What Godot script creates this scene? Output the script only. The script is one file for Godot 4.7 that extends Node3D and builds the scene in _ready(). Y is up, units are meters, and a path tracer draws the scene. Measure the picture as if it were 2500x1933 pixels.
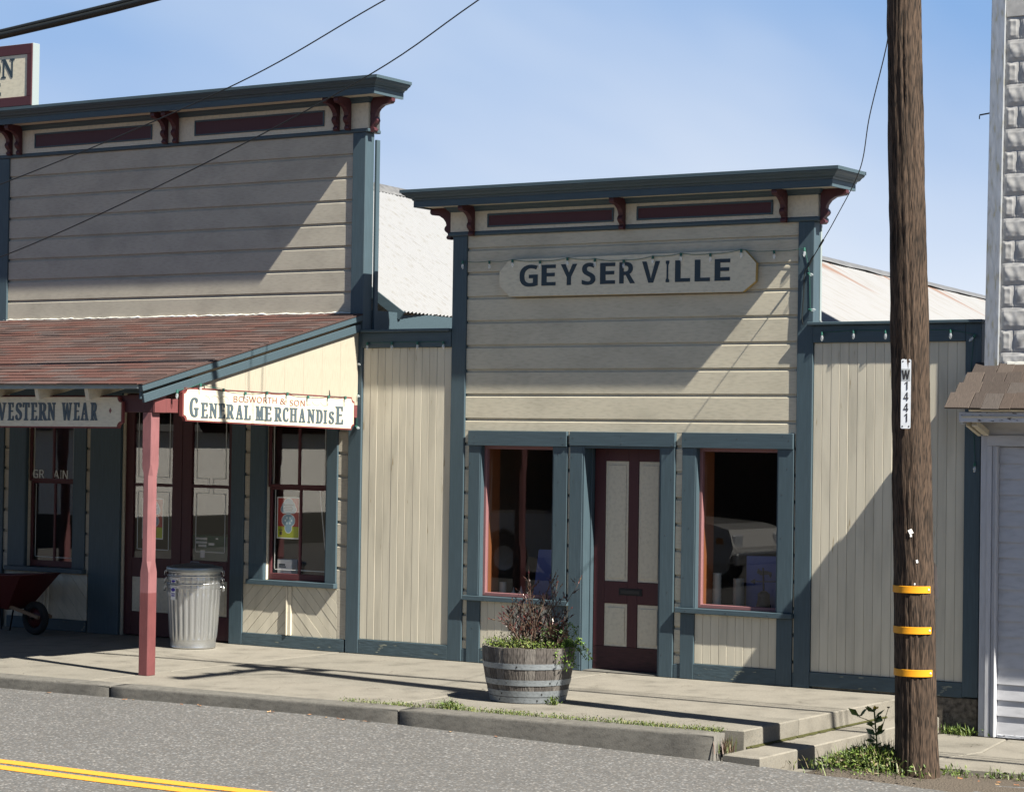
extends Node3D
# A small-town street: two false-front wooden shops, board walls between them, a tin-clad garage, a raised pavement and a utility pole.
var rng := RandomNumberGenerator.new()
var used := {}
var world_of := {}
var shapes := {}
var M := {}

func _ready() -> void:
	rng.seed = 4711
	# ---- camera, sky, sun, exposure
	var cam := Camera3D.new()
	cam.name = "camera"
	cam.fov = 19.18144
	cam.near = 0.1
	cam.far = 900.0
	cam.transform = Transform3D(view_basis(33.01937, 1.11651, 0.84977), Vector3(12.1577, 2.1565, 19.0))
	add_child(cam)
	var env := Environment.new()
	env.background_mode = Environment.BG_SKY
	var sky := Sky.new()
	sky.sky_material = sky_look()
	env.sky = sky
	env.tonemap_mode = Environment.TONE_MAPPER_LINEAR
	env.tonemap_exposure = 2.95
	env.sdfgi_enabled = true
	env.ssao_enabled = true
	env.ssil_enabled = true
	var we := WorldEnvironment.new()
	we.name = "world_environment"
	we.environment = env
	add_child(we)
	var sun := DirectionalLight3D.new()
	sun.name = "sun"
	sun.light_color = Color(1.0, 0.972, 0.915)
	sun.light_energy = 1.6
	sun.light_angular_distance = 0.53
	sun.shadow_enabled = true
	var to_sun := Vector3(4.4, 4.92, 1.0).normalized()
	sun.transform = Transform3D(Basis.looking_at(-to_sun, Vector3.UP), Vector3(20, 30, 10))
	add_child(sun)
	# ---- the place
	make_materials()
	build_ground()
	build_geyser_hall()
	build_general_store()
	build_board_walls()
	build_tin_garage()
	build_pole()
	build_wires()
	build_signs()
	build_string_lights()
	build_bins()
	build_barrel()
	build_wheelbarrow()
	build_window_displays()
	build_weeds()
	build_across_the_street()

func view_basis(yaw: float, pitch: float, roll: float) -> Basis:
	return Basis(Vector3.UP, deg_to_rad(yaw)) * Basis(Vector3.RIGHT, deg_to_rad(pitch)) * Basis(Vector3.BACK, deg_to_rad(roll))

func sky_look() -> PanoramaSkyMaterial:
	# clear spring sky: pale at the horizon, bluer above, deep overhead, thin cirrus all round
	var s := PanoramaSkyMaterial.new()
	var w := 2048
	var h := 1024
	var im := Image.create(w, h, false, Image.FORMAT_RGBF)
	im.fill(Color(0.13, 0.13, 0.125))
	var a := FastNoiseLite.new()
	a.seed = 21
	a.noise_type = FastNoiseLite.TYPE_SIMPLEX_SMOOTH
	a.frequency = 1.0
	a.fractal_octaves = 5
	var b := FastNoiseLite.new()
	b.seed = 5
	b.noise_type = FastNoiseLite.TYPE_SIMPLEX_SMOOTH
	b.frequency = 1.0
	b.fractal_octaves = 3
	var pale := Color(0.292, 0.314, 0.345)
	var blue := Color(0.062, 0.133, 0.258)
	var deep := Color(0.008, 0.022, 0.058)
	var veil := Color(0.29, 0.305, 0.325)
	for y in 512:
		var el := (0.5 - (y + 0.5) / h) * PI
		var base := blue.lerp(pale, exp(-pow(rad_to_deg(el) / 7.0, 2.0))).lerp(deep, smoothstep(0.16, 0.85, el))
		if el > 1.1:
			im.fill_rect(Rect2i(0, y, w, 1), base)
			continue
		var fade := smoothstep(0.0, 0.04, sin(el)) * smoothstep(1.1, 0.5, el)
		for x in w:
			var az := (x + 0.5) / w * TAU
			var d := Vector3(cos(az) * cos(el), sin(el), sin(az) * cos(el))
			var p := d / (d.y + 0.22)
			var v := a.get_noise_3d(p.x * 0.55, p.z * 1.5, 3.0) * 0.6 + b.get_noise_3d(p.x * 0.35, p.z * 0.5, 9.0) * 0.75 + 0.09
			v = clampf(v * 1.4, 0.0, 1.0) * fade
			im.set_pixel(x, y, base.lerp(veil, v * 0.50))
	s.panorama = ImageTexture.create_from_image(im)
	return s

# ------------------------------------------------------------------ helpers
func numbered(n: String) -> String:
	if not used.has(n):
		used[n] = 0
		return n
	used[n] += 1
	return "%s_%03d" % [n, used[n]]

func thing(called: String, label: String, category: String, at := Vector3.ZERO, group := "") -> Node3D:
	var o := Node3D.new()
	o.name = numbered(called)
	o.position = at
	add_child(o)
	world_of[o] = Transform3D(Basis(), at)
	tag(o, label, category, group)
	return o

func tag(o: Node, label: String, category: String, group := "", kind := "") -> void:
	if label: o.set_meta("label", label)
	if category: o.set_meta("category", category)
	if group: o.set_meta("group", group)
	if kind: o.set_meta("kind", kind)

func part(parent: Node3D, called: String, at: Vector3) -> Node3D:
	var o := Node3D.new()
	o.name = called
	var x := Transform3D(Basis(), at)
	o.transform = world_of[parent].affine_inverse() * x
	parent.add_child(o, true)
	world_of[o] = x
	return o

func put(parent: Node3D, called: String, mesh: Mesh, m: Material, x := Transform3D()) -> MeshInstance3D:
	var o := MeshInstance3D.new()
	o.mesh = mesh
	o.material_override = m
	if parent == self:
		o.name = numbered(called)
		o.transform = x
		add_child(o)
	else:
		o.name = called
		o.transform = world_of[parent].affine_inverse() * x
		parent.add_child(o, true)
	world_of[o] = x
	return o

func struct(called: String, mesh: Mesh, m: Material, x := Transform3D()) -> MeshInstance3D:
	var o := put(self, called, mesh, m, x)
	o.set_meta("kind", "structure")
	return o

func tool() -> SurfaceTool:
	var st := SurfaceTool.new()
	st.begin(Mesh.PRIMITIVE_TRIANGLES)
	return st

func done(st: SurfaceTool) -> ArrayMesh:
	st.generate_normals()
	return st.commit()

# corners run counter-clockwise seen from outside
func quad(st: SurfaceTool, a: Vector3, b: Vector3, c: Vector3, d: Vector3) -> void:
	for v in [a, c, b, a, d, c]:
		st.add_vertex(v)

func tri(st: SurfaceTool, a: Vector3, b: Vector3, c: Vector3) -> void:
	for v in [a, c, b]:
		st.add_vertex(v)

func face(st: SurfaceTool, p: Array, out: Vector3) -> void:
	var n: Vector3 = (p[1] - p[0]).cross(p[2] - p[0])
	for i in range(1, p.size() - 1):
		if n.dot(out) > 0.0:
			tri(st, p[0], p[i], p[i + 1])
		else:
			tri(st, p[0], p[i + 1], p[i])

func bevelled(size: Vector3, b: float) -> ArrayMesh:
	var key := "b%.4f,%.4f,%.4f,%.4f" % [size.x, size.y, size.z, b]
	if shapes.has(key):
		return shapes[key]
	var h := size / 2.0
	b = minf(b, minf(h.x, minf(h.y, h.z)) * 0.8)
	var st := tool()
	st.set_smooth_group(-1)
	var s2 := [-1.0, 1.0]
	for k in 3:
		var i := (k + 1) % 3
		var j := (k + 2) % 3
		for s in s2:
			var f := []
			for q in [[-1, -1], [1, -1], [1, 1], [-1, 1]]:
				var v := Vector3.ZERO
				v[k] = s * h[k]
				v[i] = q[0] * (h[i] - b)
				v[j] = q[1] * (h[j] - b)
				f.append(v)
			var out := Vector3.ZERO
			out[k] = s
			face(st, f, out)
		if b > 0.0:
			for s in s2:
				for t in s2:
					var f := []
					for q in [[-1, 0], [1, 0], [1, 1], [-1, 1]]:
						var v := Vector3.ZERO
						v[k] = q[0] * (h[k] - b)
						v[i] = s * (h[i] - (b if q[1] == 1 else 0.0))
						v[j] = t * (h[j] - (0.0 if q[1] == 1 else b))
						f.append(v)
					var out := Vector3.ZERO
					out[i] = s
					out[j] = t
					face(st, f, out)
	if b > 0.0:
		for sx in s2:
			for sy in s2:
				for sz in s2:
					face(st, [Vector3(sx * h.x, sy * (h.y - b), sz * (h.z - b)), Vector3(sx * (h.x - b), sy * h.y, sz * (h.z - b)), Vector3(sx * (h.x - b), sy * (h.y - b), sz * h.z)], Vector3(sx, sy, sz))
	shapes[key] = done(st)
	return shapes[key]

func box(parent: Node3D, called: String, m: Material, x0: float, x1: float, y0: float, y1: float, z0: float, z1: float, b := 0.003) -> MeshInstance3D:
	return put(parent, called, bevelled(Vector3(x1 - x0, y1 - y0, z1 - z0), b), m, Transform3D(Basis(), Vector3(x0 + x1, y0 + y1, z0 + z1) / 2.0))

# a bar between two points, w wide along `side` and h thick
func bar(parent: Node3D, called: String, m: Material, a: Vector3, b: Vector3, w: float, h: float, side := Vector3.RIGHT, bev := 0.003) -> MeshInstance3D:
	var y := (b - a).normalized()
	var z := side.cross(y).normalized()
	var x := y.cross(z).normalized()
	return put(parent, called, bevelled(Vector3(w, a.distance_to(b), h), bev), m, Transform3D(Basis(x, y, z), (a + b) / 2.0))

# outline in (u, v), extruded along u x v from d0 to d1
func prism(outline: PackedVector2Array, d0: float, d1: float, u := Vector3.RIGHT, v := Vector3.UP) -> ArrayMesh:
	var p := outline.duplicate()
	if Geometry2D.is_polygon_clockwise(p):
		p.reverse()
	var w := u.cross(v)
	var st := tool()
	st.set_smooth_group(-1)
	var n := p.size()
	for i in n:
		var a := p[i]
		var b := p[(i + 1) % n]
		var a3 := u * a.x + v * a.y
		var b3 := u * b.x + v * b.y
		quad(st, a3 + w * d0, b3 + w * d0, b3 + w * d1, a3 + w * d1)
	var t := Geometry2D.triangulate_polygon(p)
	for i in range(0, t.size(), 3):
		var q := []
		for k in 3:
			q.append(u * p[t[i + k]].x + v * p[t[i + k]].y)
		face(st, [q[0] + w * d1, q[1] + w * d1, q[2] + w * d1], w)
		face(st, [q[0] + w * d0, q[1] + w * d0, q[2] + w * d0], -w)
	return done(st)

# profile of (radius, height) turned about y; rib(angle, row) is added to the radius
func lathe(profile: Array, segs: int, sharp := true, rib = null, a0 := 0.0, a1 := TAU) -> ArrayMesh:
	var st := tool()
	for r in profile.size() - 1:
		st.set_smooth_group(r if sharp else 0)
		for s in segs:
			var q := []
			for e in [[s, r], [s + 1, r], [s + 1, r + 1], [s, r + 1]]:
				var an: float = a0 + (a1 - a0) * e[0] / segs
				var pr: Vector2 = profile[e[1]]
				var rad: float = pr.x + (rib.call(an, e[1]) if rib != null else 0.0)
				q.append(Vector3(sin(an) * rad, pr.y, cos(an) * rad))
			if q[0].is_equal_approx(q[1]):
				tri(st, q[0], q[2], q[3])
			elif q[2].is_equal_approx(q[3]):
				tri(st, q[0], q[1], q[2])
			else:
				quad(st, q[0], q[1], q[2], q[3])
	return done(st)

func tube_into(st: SurfaceTool, pts: Array, radius, segs := 6) -> void:
	var rings := []
	var up := Vector3.UP
	for i in pts.size():
		var d: Vector3 = (pts[mini(i + 1, pts.size() - 1)] - pts[maxi(i - 1, 0)]).normalized()
		var x := d.cross(up)
		if x.length() < 0.1:
			x = d.cross(Vector3.RIGHT)
		x = x.normalized()
		var y := x.cross(d).normalized()
		var r: float = radius[i] if radius is Array else radius
		var ring := []
		for s in segs:
			var an := TAU * s / segs
			ring.append(pts[i] + (x * cos(an) + y * sin(an)) * r)
		rings.append(ring)
	st.set_smooth_group(0)
	for i in rings.size() - 1:
		for s in segs:
			var t := (s + 1) % segs
			quad(st, rings[i][s], rings[i][t], rings[i + 1][t], rings[i + 1][s])

func tube(pts: Array, radius, segs := 6) -> ArrayMesh:
	var st := tool()
	tube_into(st, pts, radius, segs)
	return done(st)

# a moulding that runs along the front and returns round both ends; points are (how far out, height)
func moulding(profile: Array, xl: float, xr: float, back: float) -> ArrayMesh:
	var st := tool()
	st.set_smooth_group(-1)
	for i in profile.size() - 1:
		var a: Vector2 = profile[i]
		var b: Vector2 = profile[i + 1]
		var pa := [Vector3(xl - a.x, a.y, back), Vector3(xl - a.x, a.y, a.x), Vector3(xr + a.x, a.y, a.x), Vector3(xr + a.x, a.y, back)]
		var pb := [Vector3(xl - b.x, b.y, back), Vector3(xl - b.x, b.y, b.x), Vector3(xr + b.x, b.y, b.x), Vector3(xr + b.x, b.y, back)]
		for k in 3:
			quad(st, pa[k], pa[k + 1], pb[k + 1], pb[k])
	# close the two ends at the back
	for s in 2:
		var poly := PackedVector2Array(profile)
		var t := Geometry2D.triangulate_polygon(poly)
		for i in range(0, t.size(), 3):
			var q := []
			for k in 3:
				var v: Vector2 = poly[t[i + k]]
				q.append(Vector3(xl - v.x if s == 0 else xr + v.x, v.y, back))
			face(st, q, Vector3.FORWARD)
	return done(st)

# one letter fitted into a rectangle of the plane `at` (x to the right, y up, z out of the plane)
func letter(parent: Node3D, ch: String, serif: bool, weight: int, m: Material, at: Transform3D, x0: float, x1: float, y0: float, y1: float, called := "letter") -> void:
	var key := "t%s%s%d" % [ch, serif, weight]
	if not shapes.has(key):
		var f := SystemFont.new()
		f.font_names = PackedStringArray(["Droid Serif" if serif else "Droid Sans"])
		f.font_weight = weight
		var t := TextMesh.new()
		t.font = f
		t.text = ch
		t.font_size = 64
		t.pixel_size = 0.01
		t.depth = 0.003
		t.curve_step = 1.0
		shapes[key] = t
	var box3: AABB = shapes[key].get_aabb()
	var sx := (x1 - x0) / box3.size.x
	var sy := (y1 - y0) / box3.size.y
	var b := Basis(Vector3(sx, 0, 0), Vector3(0, sy, 0), Vector3(0, 0, 1))
	var o := Vector3(x0 - box3.position.x * sx, y0 - box3.position.y * sy, 0.0)
	put(parent, called, shapes[key], m, at * Transform3D(b, o))

# a wall slab with openings [x0, x1, y0, y1] (sorted, apart from one another) as separate boxes
func wall_round(parent: Node3D, called: String, m: Material, x0: float, x1: float, y0: float, y1: float, z0: float, z1: float, holes: Array) -> void:
	var x := x0
	for h in holes:
		if h[0] > x:
			box(parent, called, m, x, h[0], y0, y1, z0, z1, 0.0)
		if h[2] > y0 + 0.001:
			box(parent, called, m, h[0], h[1], y0, h[2], z0, z1, 0.0)
		if h[3] < y1 - 0.001:
			box(parent, called, m, h[0], h[1], h[3], y1, z0, z1, 0.0)
		x = h[1]
	if x < x1:
		box(parent, called, m, x, x1, y0, y1, z0, z1, 0.0)

# rustic siding board: flat face, rebated strip along its top
func siding(parent: Node3D, m: Material, x0: float, x1: float, y0: float, y1: float, z := 0.0, rebate := true) -> void:
	var h := y1 - y0
	var key := "s%.4f,%.4f,%s" % [x1 - x0, h, rebate]
	if not shapes.has(key):
		var p := PackedVector2Array([Vector2(-0.024, 0.0), Vector2(-0.002, 0.0), Vector2(0.0, 0.0025)])
		if rebate and h > 0.06:
			p.append_array([Vector2(0.0, h - 0.034), Vector2(-0.005, h - 0.029), Vector2(-0.019, h - 0.025), Vector2(-0.019, h - 0.001)])
		else:
			p.append(Vector2(0.0, h - 0.001))
		p.append(Vector2(-0.024, h - 0.001))
		shapes[key] = prism(p, x0 - x1, 0.0, Vector3.BACK, Vector3.UP)
	put(parent, "siding_board", shapes[key], m, Transform3D(Basis(), Vector3(x0, y0, z + rng.randf_range(-0.0012, 0.0012))))

func siding_run(parent: Node3D, m: Material, x0: float, x1: float, bottom: float, top: float, first: float, step: float, z := 0.0) -> void:
	# board edges lie at first - k * step
	var k0 := int(ceil((first - top) / step - 0.001))
	var upper := top
	var k := k0
	while upper > bottom + 0.002:
		var lower := maxf(first - k * step, bottom)
		if upper - lower > 0.004:
			siding(parent, m, x0, x1, lower, upper, z, upper != top)
		upper = lower
		k += 1

# upright boards with open vee joints
func upright_boards(parent: Node3D, m: Array, x0: float, x1: float, y0: float, y1: float, z: float, wide: float, called := "board") -> void:
	var n := int(round((x1 - x0) / wide))
	var w := (x1 - x0) / n
	for i in n:
		var a := x0 + i * w
		box(parent, called, m[rng.randi() % m.size()], a + 0.0008, a + w - 0.0008, y0, y1, z - 0.022, z + rng.randf_range(-0.0012, 0.0012), 0.0028)

# ------------------------------------------------------------------ materials
func noise_picture(seed_: int, freq: float, octaves: int, cols: Array, offs: Array, size := 512, kind := FastNoiseLite.TYPE_SIMPLEX_SMOOTH) -> NoiseTexture2D:
	var n := FastNoiseLite.new()
	n.seed = seed_
	n.noise_type = kind
	n.frequency = freq
	n.fractal_octaves = octaves
	var t := NoiseTexture2D.new()
	t.width = size
	t.height = size
	t.seamless = true
	t.seamless_blend_skirt = 0.2
	t.normalize = true
	t.noise = n
	if cols:
		var g := Gradient.new()
		g.offsets = PackedFloat32Array(offs)
		var cc := PackedColorArray()
		for c in cols:
			cc.append(c if c is Color else Color(c, c, c))
		g.colors = cc
		t.color_ramp = g
	return t

func look(c: Color, rough := 0.7, metal := 0.0, spec := 0.4) -> StandardMaterial3D:
	var m := StandardMaterial3D.new()
	m.albedo_color = c.linear_to_srgb()
	m.roughness = rough
	m.metallic = metal
	m.metallic_specular = spec
	return m

func coat(m: StandardMaterial3D, t: Texture2D, scale: Vector3, bump: Texture2D = null, relief := 0.0, patches: Texture2D = null, patch_scale := Vector3.ONE) -> StandardMaterial3D:
	m.albedo_texture = t
	m.uv1_triplanar = true
	m.uv1_world_triplanar = true
	m.uv1_triplanar_sharpness = 8.0
	m.uv1_scale = scale
	if bump:
		m.heightmap_enabled = true
		m.heightmap_texture = bump
		m.heightmap_scale = relief
	if patches:
		m.detail_enabled = true
		m.detail_albedo = patches
		m.detail_blend_mode = BaseMaterial3D.BLEND_MODE_MUL
		m.detail_uv_layer = BaseMaterial3D.DETAIL_UV_2
		m.uv2_triplanar = true
		m.uv2_world_triplanar = true
		m.uv2_triplanar_sharpness = 8.0
		m.uv2_scale = patch_scale
	return m

func make_materials() -> void:
	var grain := noise_picture(11, 0.035, 4, [0.90, 0.97, 1.0], [0.0, 0.45, 1.0])
	var bump := noise_picture(12, 0.03, 4, [], [])
	var fine := noise_picture(13, 0.12, 3, [], [])
	var patch := noise_picture(14, 0.008, 4, [0.91, 0.98, 1.0], [0.0, 0.5, 1.0])
	# paint worn through to grey wood in small flakes
	var flaked := noise_picture(15, 0.022, 5, [Color(0.72, 0.66, 0.58), Color(0.80, 0.76, 0.69), 0.96, 0.985, 1.0], [0.0, 0.07, 0.09, 0.5, 1.0])
	var flaked_dark := noise_picture(16, 0.016, 5, [Color(1.0, 0.90, 0.78), Color(1.0, 0.84, 0.70), 0.53, 0.56, 0.60], [0.0, 0.15, 0.165, 0.5, 1.0])
	var scuffed := noise_picture(17, 0.02, 5, [0.53, 0.56, 0.59, Color(0.66, 0.67, 0.67)], [0.0, 0.5, 0.86, 1.0])
	var along := Vector3(0.35, 5.0, 5.0)
	var upright := Vector3(5.0, 0.35, 5.0)
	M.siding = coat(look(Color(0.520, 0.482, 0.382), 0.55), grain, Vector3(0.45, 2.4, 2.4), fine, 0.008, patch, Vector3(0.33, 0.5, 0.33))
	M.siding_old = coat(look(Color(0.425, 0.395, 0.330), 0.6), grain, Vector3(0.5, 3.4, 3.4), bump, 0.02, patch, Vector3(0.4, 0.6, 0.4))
	M.board = []
	for k in 4:
		var c: Color = Color(0.530, 0.495, 0.405) * [1.0, 0.95, 1.04, 0.98][k]
		M.board.append(coat(look(c, 0.6), flaked, [Vector3(1.6, 0.13, 1.6), Vector3(1.9, 0.17, 1.9), Vector3(1.3, 0.11, 1.3), Vector3(2.2, 0.2, 2.2)][k], bump, 0.03, patch, Vector3(1.1, 0.25, 1.1)))
	M.cream = coat(look(Color(0.550, 0.505, 0.405), 0.55), grain, Vector3(1.2, 1.2, 1.2), fine, 0.01)
	M.cream_shade = M.cream
	M.gable = coat(look(Color(0.345, 0.318, 0.258), 0.6), grain, upright, bump, 0.06)  # darker copy of the cream paint; offset for full sun put into its colour
	M.teal = coat(look(Color(0.165, 0.258, 0.320), 0.5), scuffed, along * 0.8, bump, 0.03)
	M.teal_up = coat(look(Color(0.165, 0.258, 0.320), 0.5), scuffed, upright * 0.8, bump, 0.03)
	M.teal_worn = coat(look(Color(0.170, 0.262, 0.320), 0.6), flaked_dark, Vector3(0.5, 1.9, 1.9), bump, 0.14)
	M.teal_dark = M.teal
	M.maroon = coat(look(Color(0.060, 0.018, 0.022), 0.5), grain, upright, bump, 0.05)
	M.maroon_low = coat(look(Color(0.060, 0.020, 0.023), 0.6), noise_picture(31, 0.02, 5, [Color(1, 1, 1), 0.92, 0.86], [0.0, 0.5, 1.0]), Vector3(0.7, 2.6, 2.6), bump, 0.15, noise_picture(32, 0.02, 4, [0.55, 0.9, 1.0], [0.0, 0.3, 1.0]), Vector3(0.6, 2.0, 2.0))
	M.red_frame = coat(look(Color(0.205, 0.100, 0.106), 0.55), grain, upright, fine, 0.04)
	M.sash = coat(look(Color(0.085, 0.026, 0.030), 0.55), grain, upright, fine, 0.03)  # frame red darkened: the porch shade is put into its colour
	M.post_faded = coat(look(Color(0.215, 0.092, 0.098), 0.6), grain, upright, bump, 0.06, patch, Vector3(1, 1, 1))
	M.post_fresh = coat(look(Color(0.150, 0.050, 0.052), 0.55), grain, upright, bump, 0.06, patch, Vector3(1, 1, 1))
	M.deck = coat(look(Color(0.40, 0.35, 0.27), 0.8), grain, upright)
	M.soffit = M.cream
	M.white_edge = coat(look(Color(0.230, 0.275, 0.285), 0.6), grain, along)
	M.interior = coat(look(Color(0.150, 0.105, 0.070), 0.85), grain, upright)
	M.floor_in = coat(look(Color(0.140, 0.090, 0.055), 0.7), grain, along)
	M.stained = coat(look(Color(0.21, 0.075, 0.026), 0.5), grain, upright)
	var glass := StandardMaterial3D.new()
	glass.transparency = BaseMaterial3D.TRANSPARENCY_ALPHA
	glass.albedo_color = Color(0.5, 0.5, 0.5, 0.004)
	glass.roughness = 0.01
	glass.metallic_specular = 0.5
	M.glass = glass
	M.lettering_dark = look(Color(0.022, 0.038, 0.052), 0.6)
	M.lettering_grey = look(Color(0.060, 0.085, 0.105), 0.6)
	M.lettering_red = look(Color(0.20, 0.085, 0.075), 0.6)
	M.lettering_white = look(Color(0.60, 0.60, 0.56), 0.6)
	M.pinstripe = look(Color(0.55, 0.56, 0.54), 0.6)
	M.sign_cream = coat(look(Color(0.585, 0.545, 0.430), 0.6), grain, Vector3(0.6, 1.6, 1.6), fine, 0.03)
	M.sign_edge = look(Color(0.36, 0.25, 0.09), 0.7)  # yellowed: light bouncing onto the board's edges is put into the colour
	M.merch_cream = coat(look(Color(0.585, 0.545, 0.430), 0.6), grain, Vector3(1.6, 1.6, 0.6), fine, 0.03)
	M.sign_red = look(Color(0.145, 0.035, 0.035), 0.6)
	M.black = look(Color(0.010, 0.010, 0.011), 0.6)
	M.cable = look(Color(0.012, 0.014, 0.014), 0.5)
	M.iron = look(Color(0.05, 0.05, 0.05), 0.5, 0.8)
	# ground
	M.asphalt = coat(look(Color(0.265, 0.262, 0.260), 0.9, 0.0, 0.3), stone_picture(41, 1024, 120000, [0.54, 0.58, 0.60, 0.62, 0.64, 0.66, 0.69, 0.74, 0.90], 0.60, 2, 4), Vector3(0.205, 0.205, 0.205), noise_picture(42, 0.16, 2, [], []), 0.04, noise_picture(43, 0.012, 5, [0.95, 0.985, 1.0], [0.0, 0.45, 1.0], 1024), Vector3(0.075, 0.075, 0.075))
	var conc := stone_picture(44, 1024, 70000, [0.80, 0.86, 0.90, 0.93, 0.96, 1.0], 0.91, 1, 4, 9)
	var conc_patch := noise_picture(45, 0.011, 6, [0.80, 0.93, 0.97, 1.0], [0.0, 0.32, 0.55, 1.0], 1024)
	M.concrete = coat(look(Color(0.212, 0.200, 0.174), 0.9, 0.0, 0.3), conc, Vector3(0.42, 0.42, 0.42), noise_picture(46, 0.2, 3, [], []), 0.05, conc_patch, Vector3(0.16, 0.16, 0.16))
	M.concrete_b = coat(look(Color(0.226, 0.212, 0.184), 0.9, 0.0, 0.3), conc, Vector3(0.5, 0.5, 0.5), noise_picture(46, 0.2, 3, [], []), 0.05, conc_patch, Vector3(0.21, 0.21, 0.21))
	M.kerb = coat(look(Color(0.140, 0.135, 0.124), 0.9, 0.0, 0.3), conc, Vector3(0.6, 0.6, 0.6), noise_picture(47, 0.18, 4, [], []), 0.08, noise_picture(48, 0.03, 5, [0.80, 0.91, 0.97, 1.0], [0.0, 0.30, 0.55, 1.0]), Vector3(0.55, 1.3, 0.55))
	M.footing = coat(look(Color(0.235, 0.200, 0.160), 0.9), conc, Vector3(0.8, 0.8, 0.8), bump, 0.2, noise_picture(49, 0.025, 5, [0.45, 0.75, 1.0], [0.0, 0.4, 1.0]), Vector3(1.2, 1.2, 1.2))
	M.moss = coat(look(Color(0.070, 0.072, 0.018), 0.95), noise_picture(50, 0.08, 4, [0.5, 1.0], [0.0, 1.0]), Vector3(2, 2, 2), bump, 0.6)
	M.dirt = coat(look(Color(0.120, 0.100, 0.080), 0.95), noise_picture(51, 0.12, 5, [0.5, 0.8, 1.0], [0.0, 0.5, 1.0]), Vector3(0.9, 0.9, 0.9), noise_picture(52, 0.09, 5, [], []), 1.0)
	M.line_paint = coat(look(Color(0.62, 0.270, 0.028), 0.75), noise_picture(53, 0.09, 5, [Color(0.42, 0.46, 0.9), 0.86, 0.95, 1.0], [0.0, 0.16, 0.4, 1.0], 1024), Vector3(0.5, 0.5, 0.5))
	M.earth = coat(look(Color(0.13, 0.125, 0.10), 0.95), conc_patch, Vector3(0.05, 0.05, 0.05))
	# shingles: worn red asphalt, four tones
	M.shingle = []
	for c in [Color(0.096, 0.042, 0.034), Color(0.104, 0.060, 0.052), Color(0.064, 0.038, 0.034), Color(0.086, 0.062, 0.059)]:
		M.shingle.append(coat(look(c, 0.92), noise_picture(60 + M.shingle.size(), 0.18, 4, [0.55, 0.85, 1.0], [0.0, 0.5, 1.0], 256), Vector3(1.3, 1.3, 1.3), fine, 0.05))
	M.shake = []
	var shake_grain := noise_picture(66, 0.05, 4, [0.58, 0.88, 1.0], [0.0, 0.45, 1.0])
	for c in [Color(0.074, 0.056, 0.047), Color(0.088, 0.070, 0.060), Color(0.062, 0.049, 0.043), Color(0.080, 0.068, 0.062)]:
		M.shake.append(coat(look(c, 0.85), shake_grain, Vector3(6.0, 0.8, 0.8), bump, 0.2))
	# weathered galvanised roof
	M.tin_roof = coat(look(Color(0.196, 0.202, 0.214), 0.5, 0.0, 0.4), noise_picture(70, 0.03, 5, [Color(0.84, 0.80, 0.75), Color(0.93, 0.92, 0.90), 0.98, 1.0], [0.0, 0.2, 0.4, 1.0]), Vector3(0.5, 0.5, 0.5))
	var rust := StandardMaterial3D.new()
	rust.albedo_texture = rust_picture()
	rust.roughness = 0.7
	M.tin_roof_rusty = rust
	M.ridge_tin = coat(look(Color(0.19, 0.19, 0.19), 0.5, 0.1), noise_picture(71, 0.02, 4, [0.75, 1.0], [0.0, 1.0]), Vector3(0.8, 0.8, 0.8))
	M.rusty = coat(look(Color(0.30, 0.115, 0.045), 0.75), noise_picture(72, 0.04, 5, [0.55, 0.9, 1.0], [0.0, 0.4, 1.0]), Vector3(1.5, 3, 3))
	M.pressed_tin = coat(look(Color(0.420, 0.420, 0.420), 0.5, 0.0, 0.5), noise_picture(73, 0.02, 4, [0.84, 1.0], [0.0, 1.0]), Vector3(1, 1, 1))
	M.flashing = coat(look(Color(0.44, 0.46, 0.49), 0.38, 0.55, 0.5), noise_picture(74, 0.015, 5, [Color(0.80, 0.76, 0.62), 0.9, 1.0], [0.0, 0.35, 1.0]), Vector3(2.5, 0.6, 2.5), noise_picture(75, 0.02, 3, [], []), 0.12)
	M.white_wood = coat(look(Color(0.430, 0.440, 0.475), 0.6), grain, Vector3(0.25, 0.9, 0.9), bump, 0.06)
	M.white_up = coat(look(Color(0.430, 0.440, 0.475), 0.6), grain, Vector3(0.9, 0.22, 0.9), bump, 0.12)
	M.white_flaky = coat(look(Color(0.50, 0.52, 0.57), 0.65), noise_picture(76, 0.03, 5, [Color(0.35, 0.33, 0.32), Color(0.45, 0.42, 0.40), 0.94, 1.0], [0.0, 0.24, 0.27, 1.0]), Vector3(0.8, 2.6, 2.6), bump, 0.3)
	# pole
	M.pole = coat(look(Color(0.112, 0.073, 0.050), 0.85), noise_picture(80, 0.045, 5, [0.16, 0.40, 0.78, 1.0], [0.0, 0.30, 0.52, 1.0], 1024), Vector3(2.4, 0.16, 2.4), noise_picture(81, 0.05, 4, [], [], 1024), 0.35, noise_picture(82, 0.02, 4, [0.55, 0.9, 1.0], [0.0, 0.4, 1.0]), Vector3(0.6, 0.13, 0.6))
	M.yellow_band = look(Color(0.62, 0.27, 0.012), 0.45)
	M.plate = coat(look(Color(0.56, 0.60, 0.66), 0.42, 0.3), patch, Vector3(3, 3, 3))
	M.plate_grey = look(Color(0.24, 0.26, 0.28), 0.5, 0.2)
	M.paper = look(Color(0.75, 0.75, 0.74), 0.8)
	# galvanised steel with spangle
	M.zinc = coat(look(Color(0.60, 0.62, 0.64), 0.30, 0.88, 0.5), noise_picture(83, 0.05, 3, [0.80, 0.93, 1.0], [0.0, 0.5, 1.0]), Vector3(3.5, 3.5, 3.5))
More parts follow.
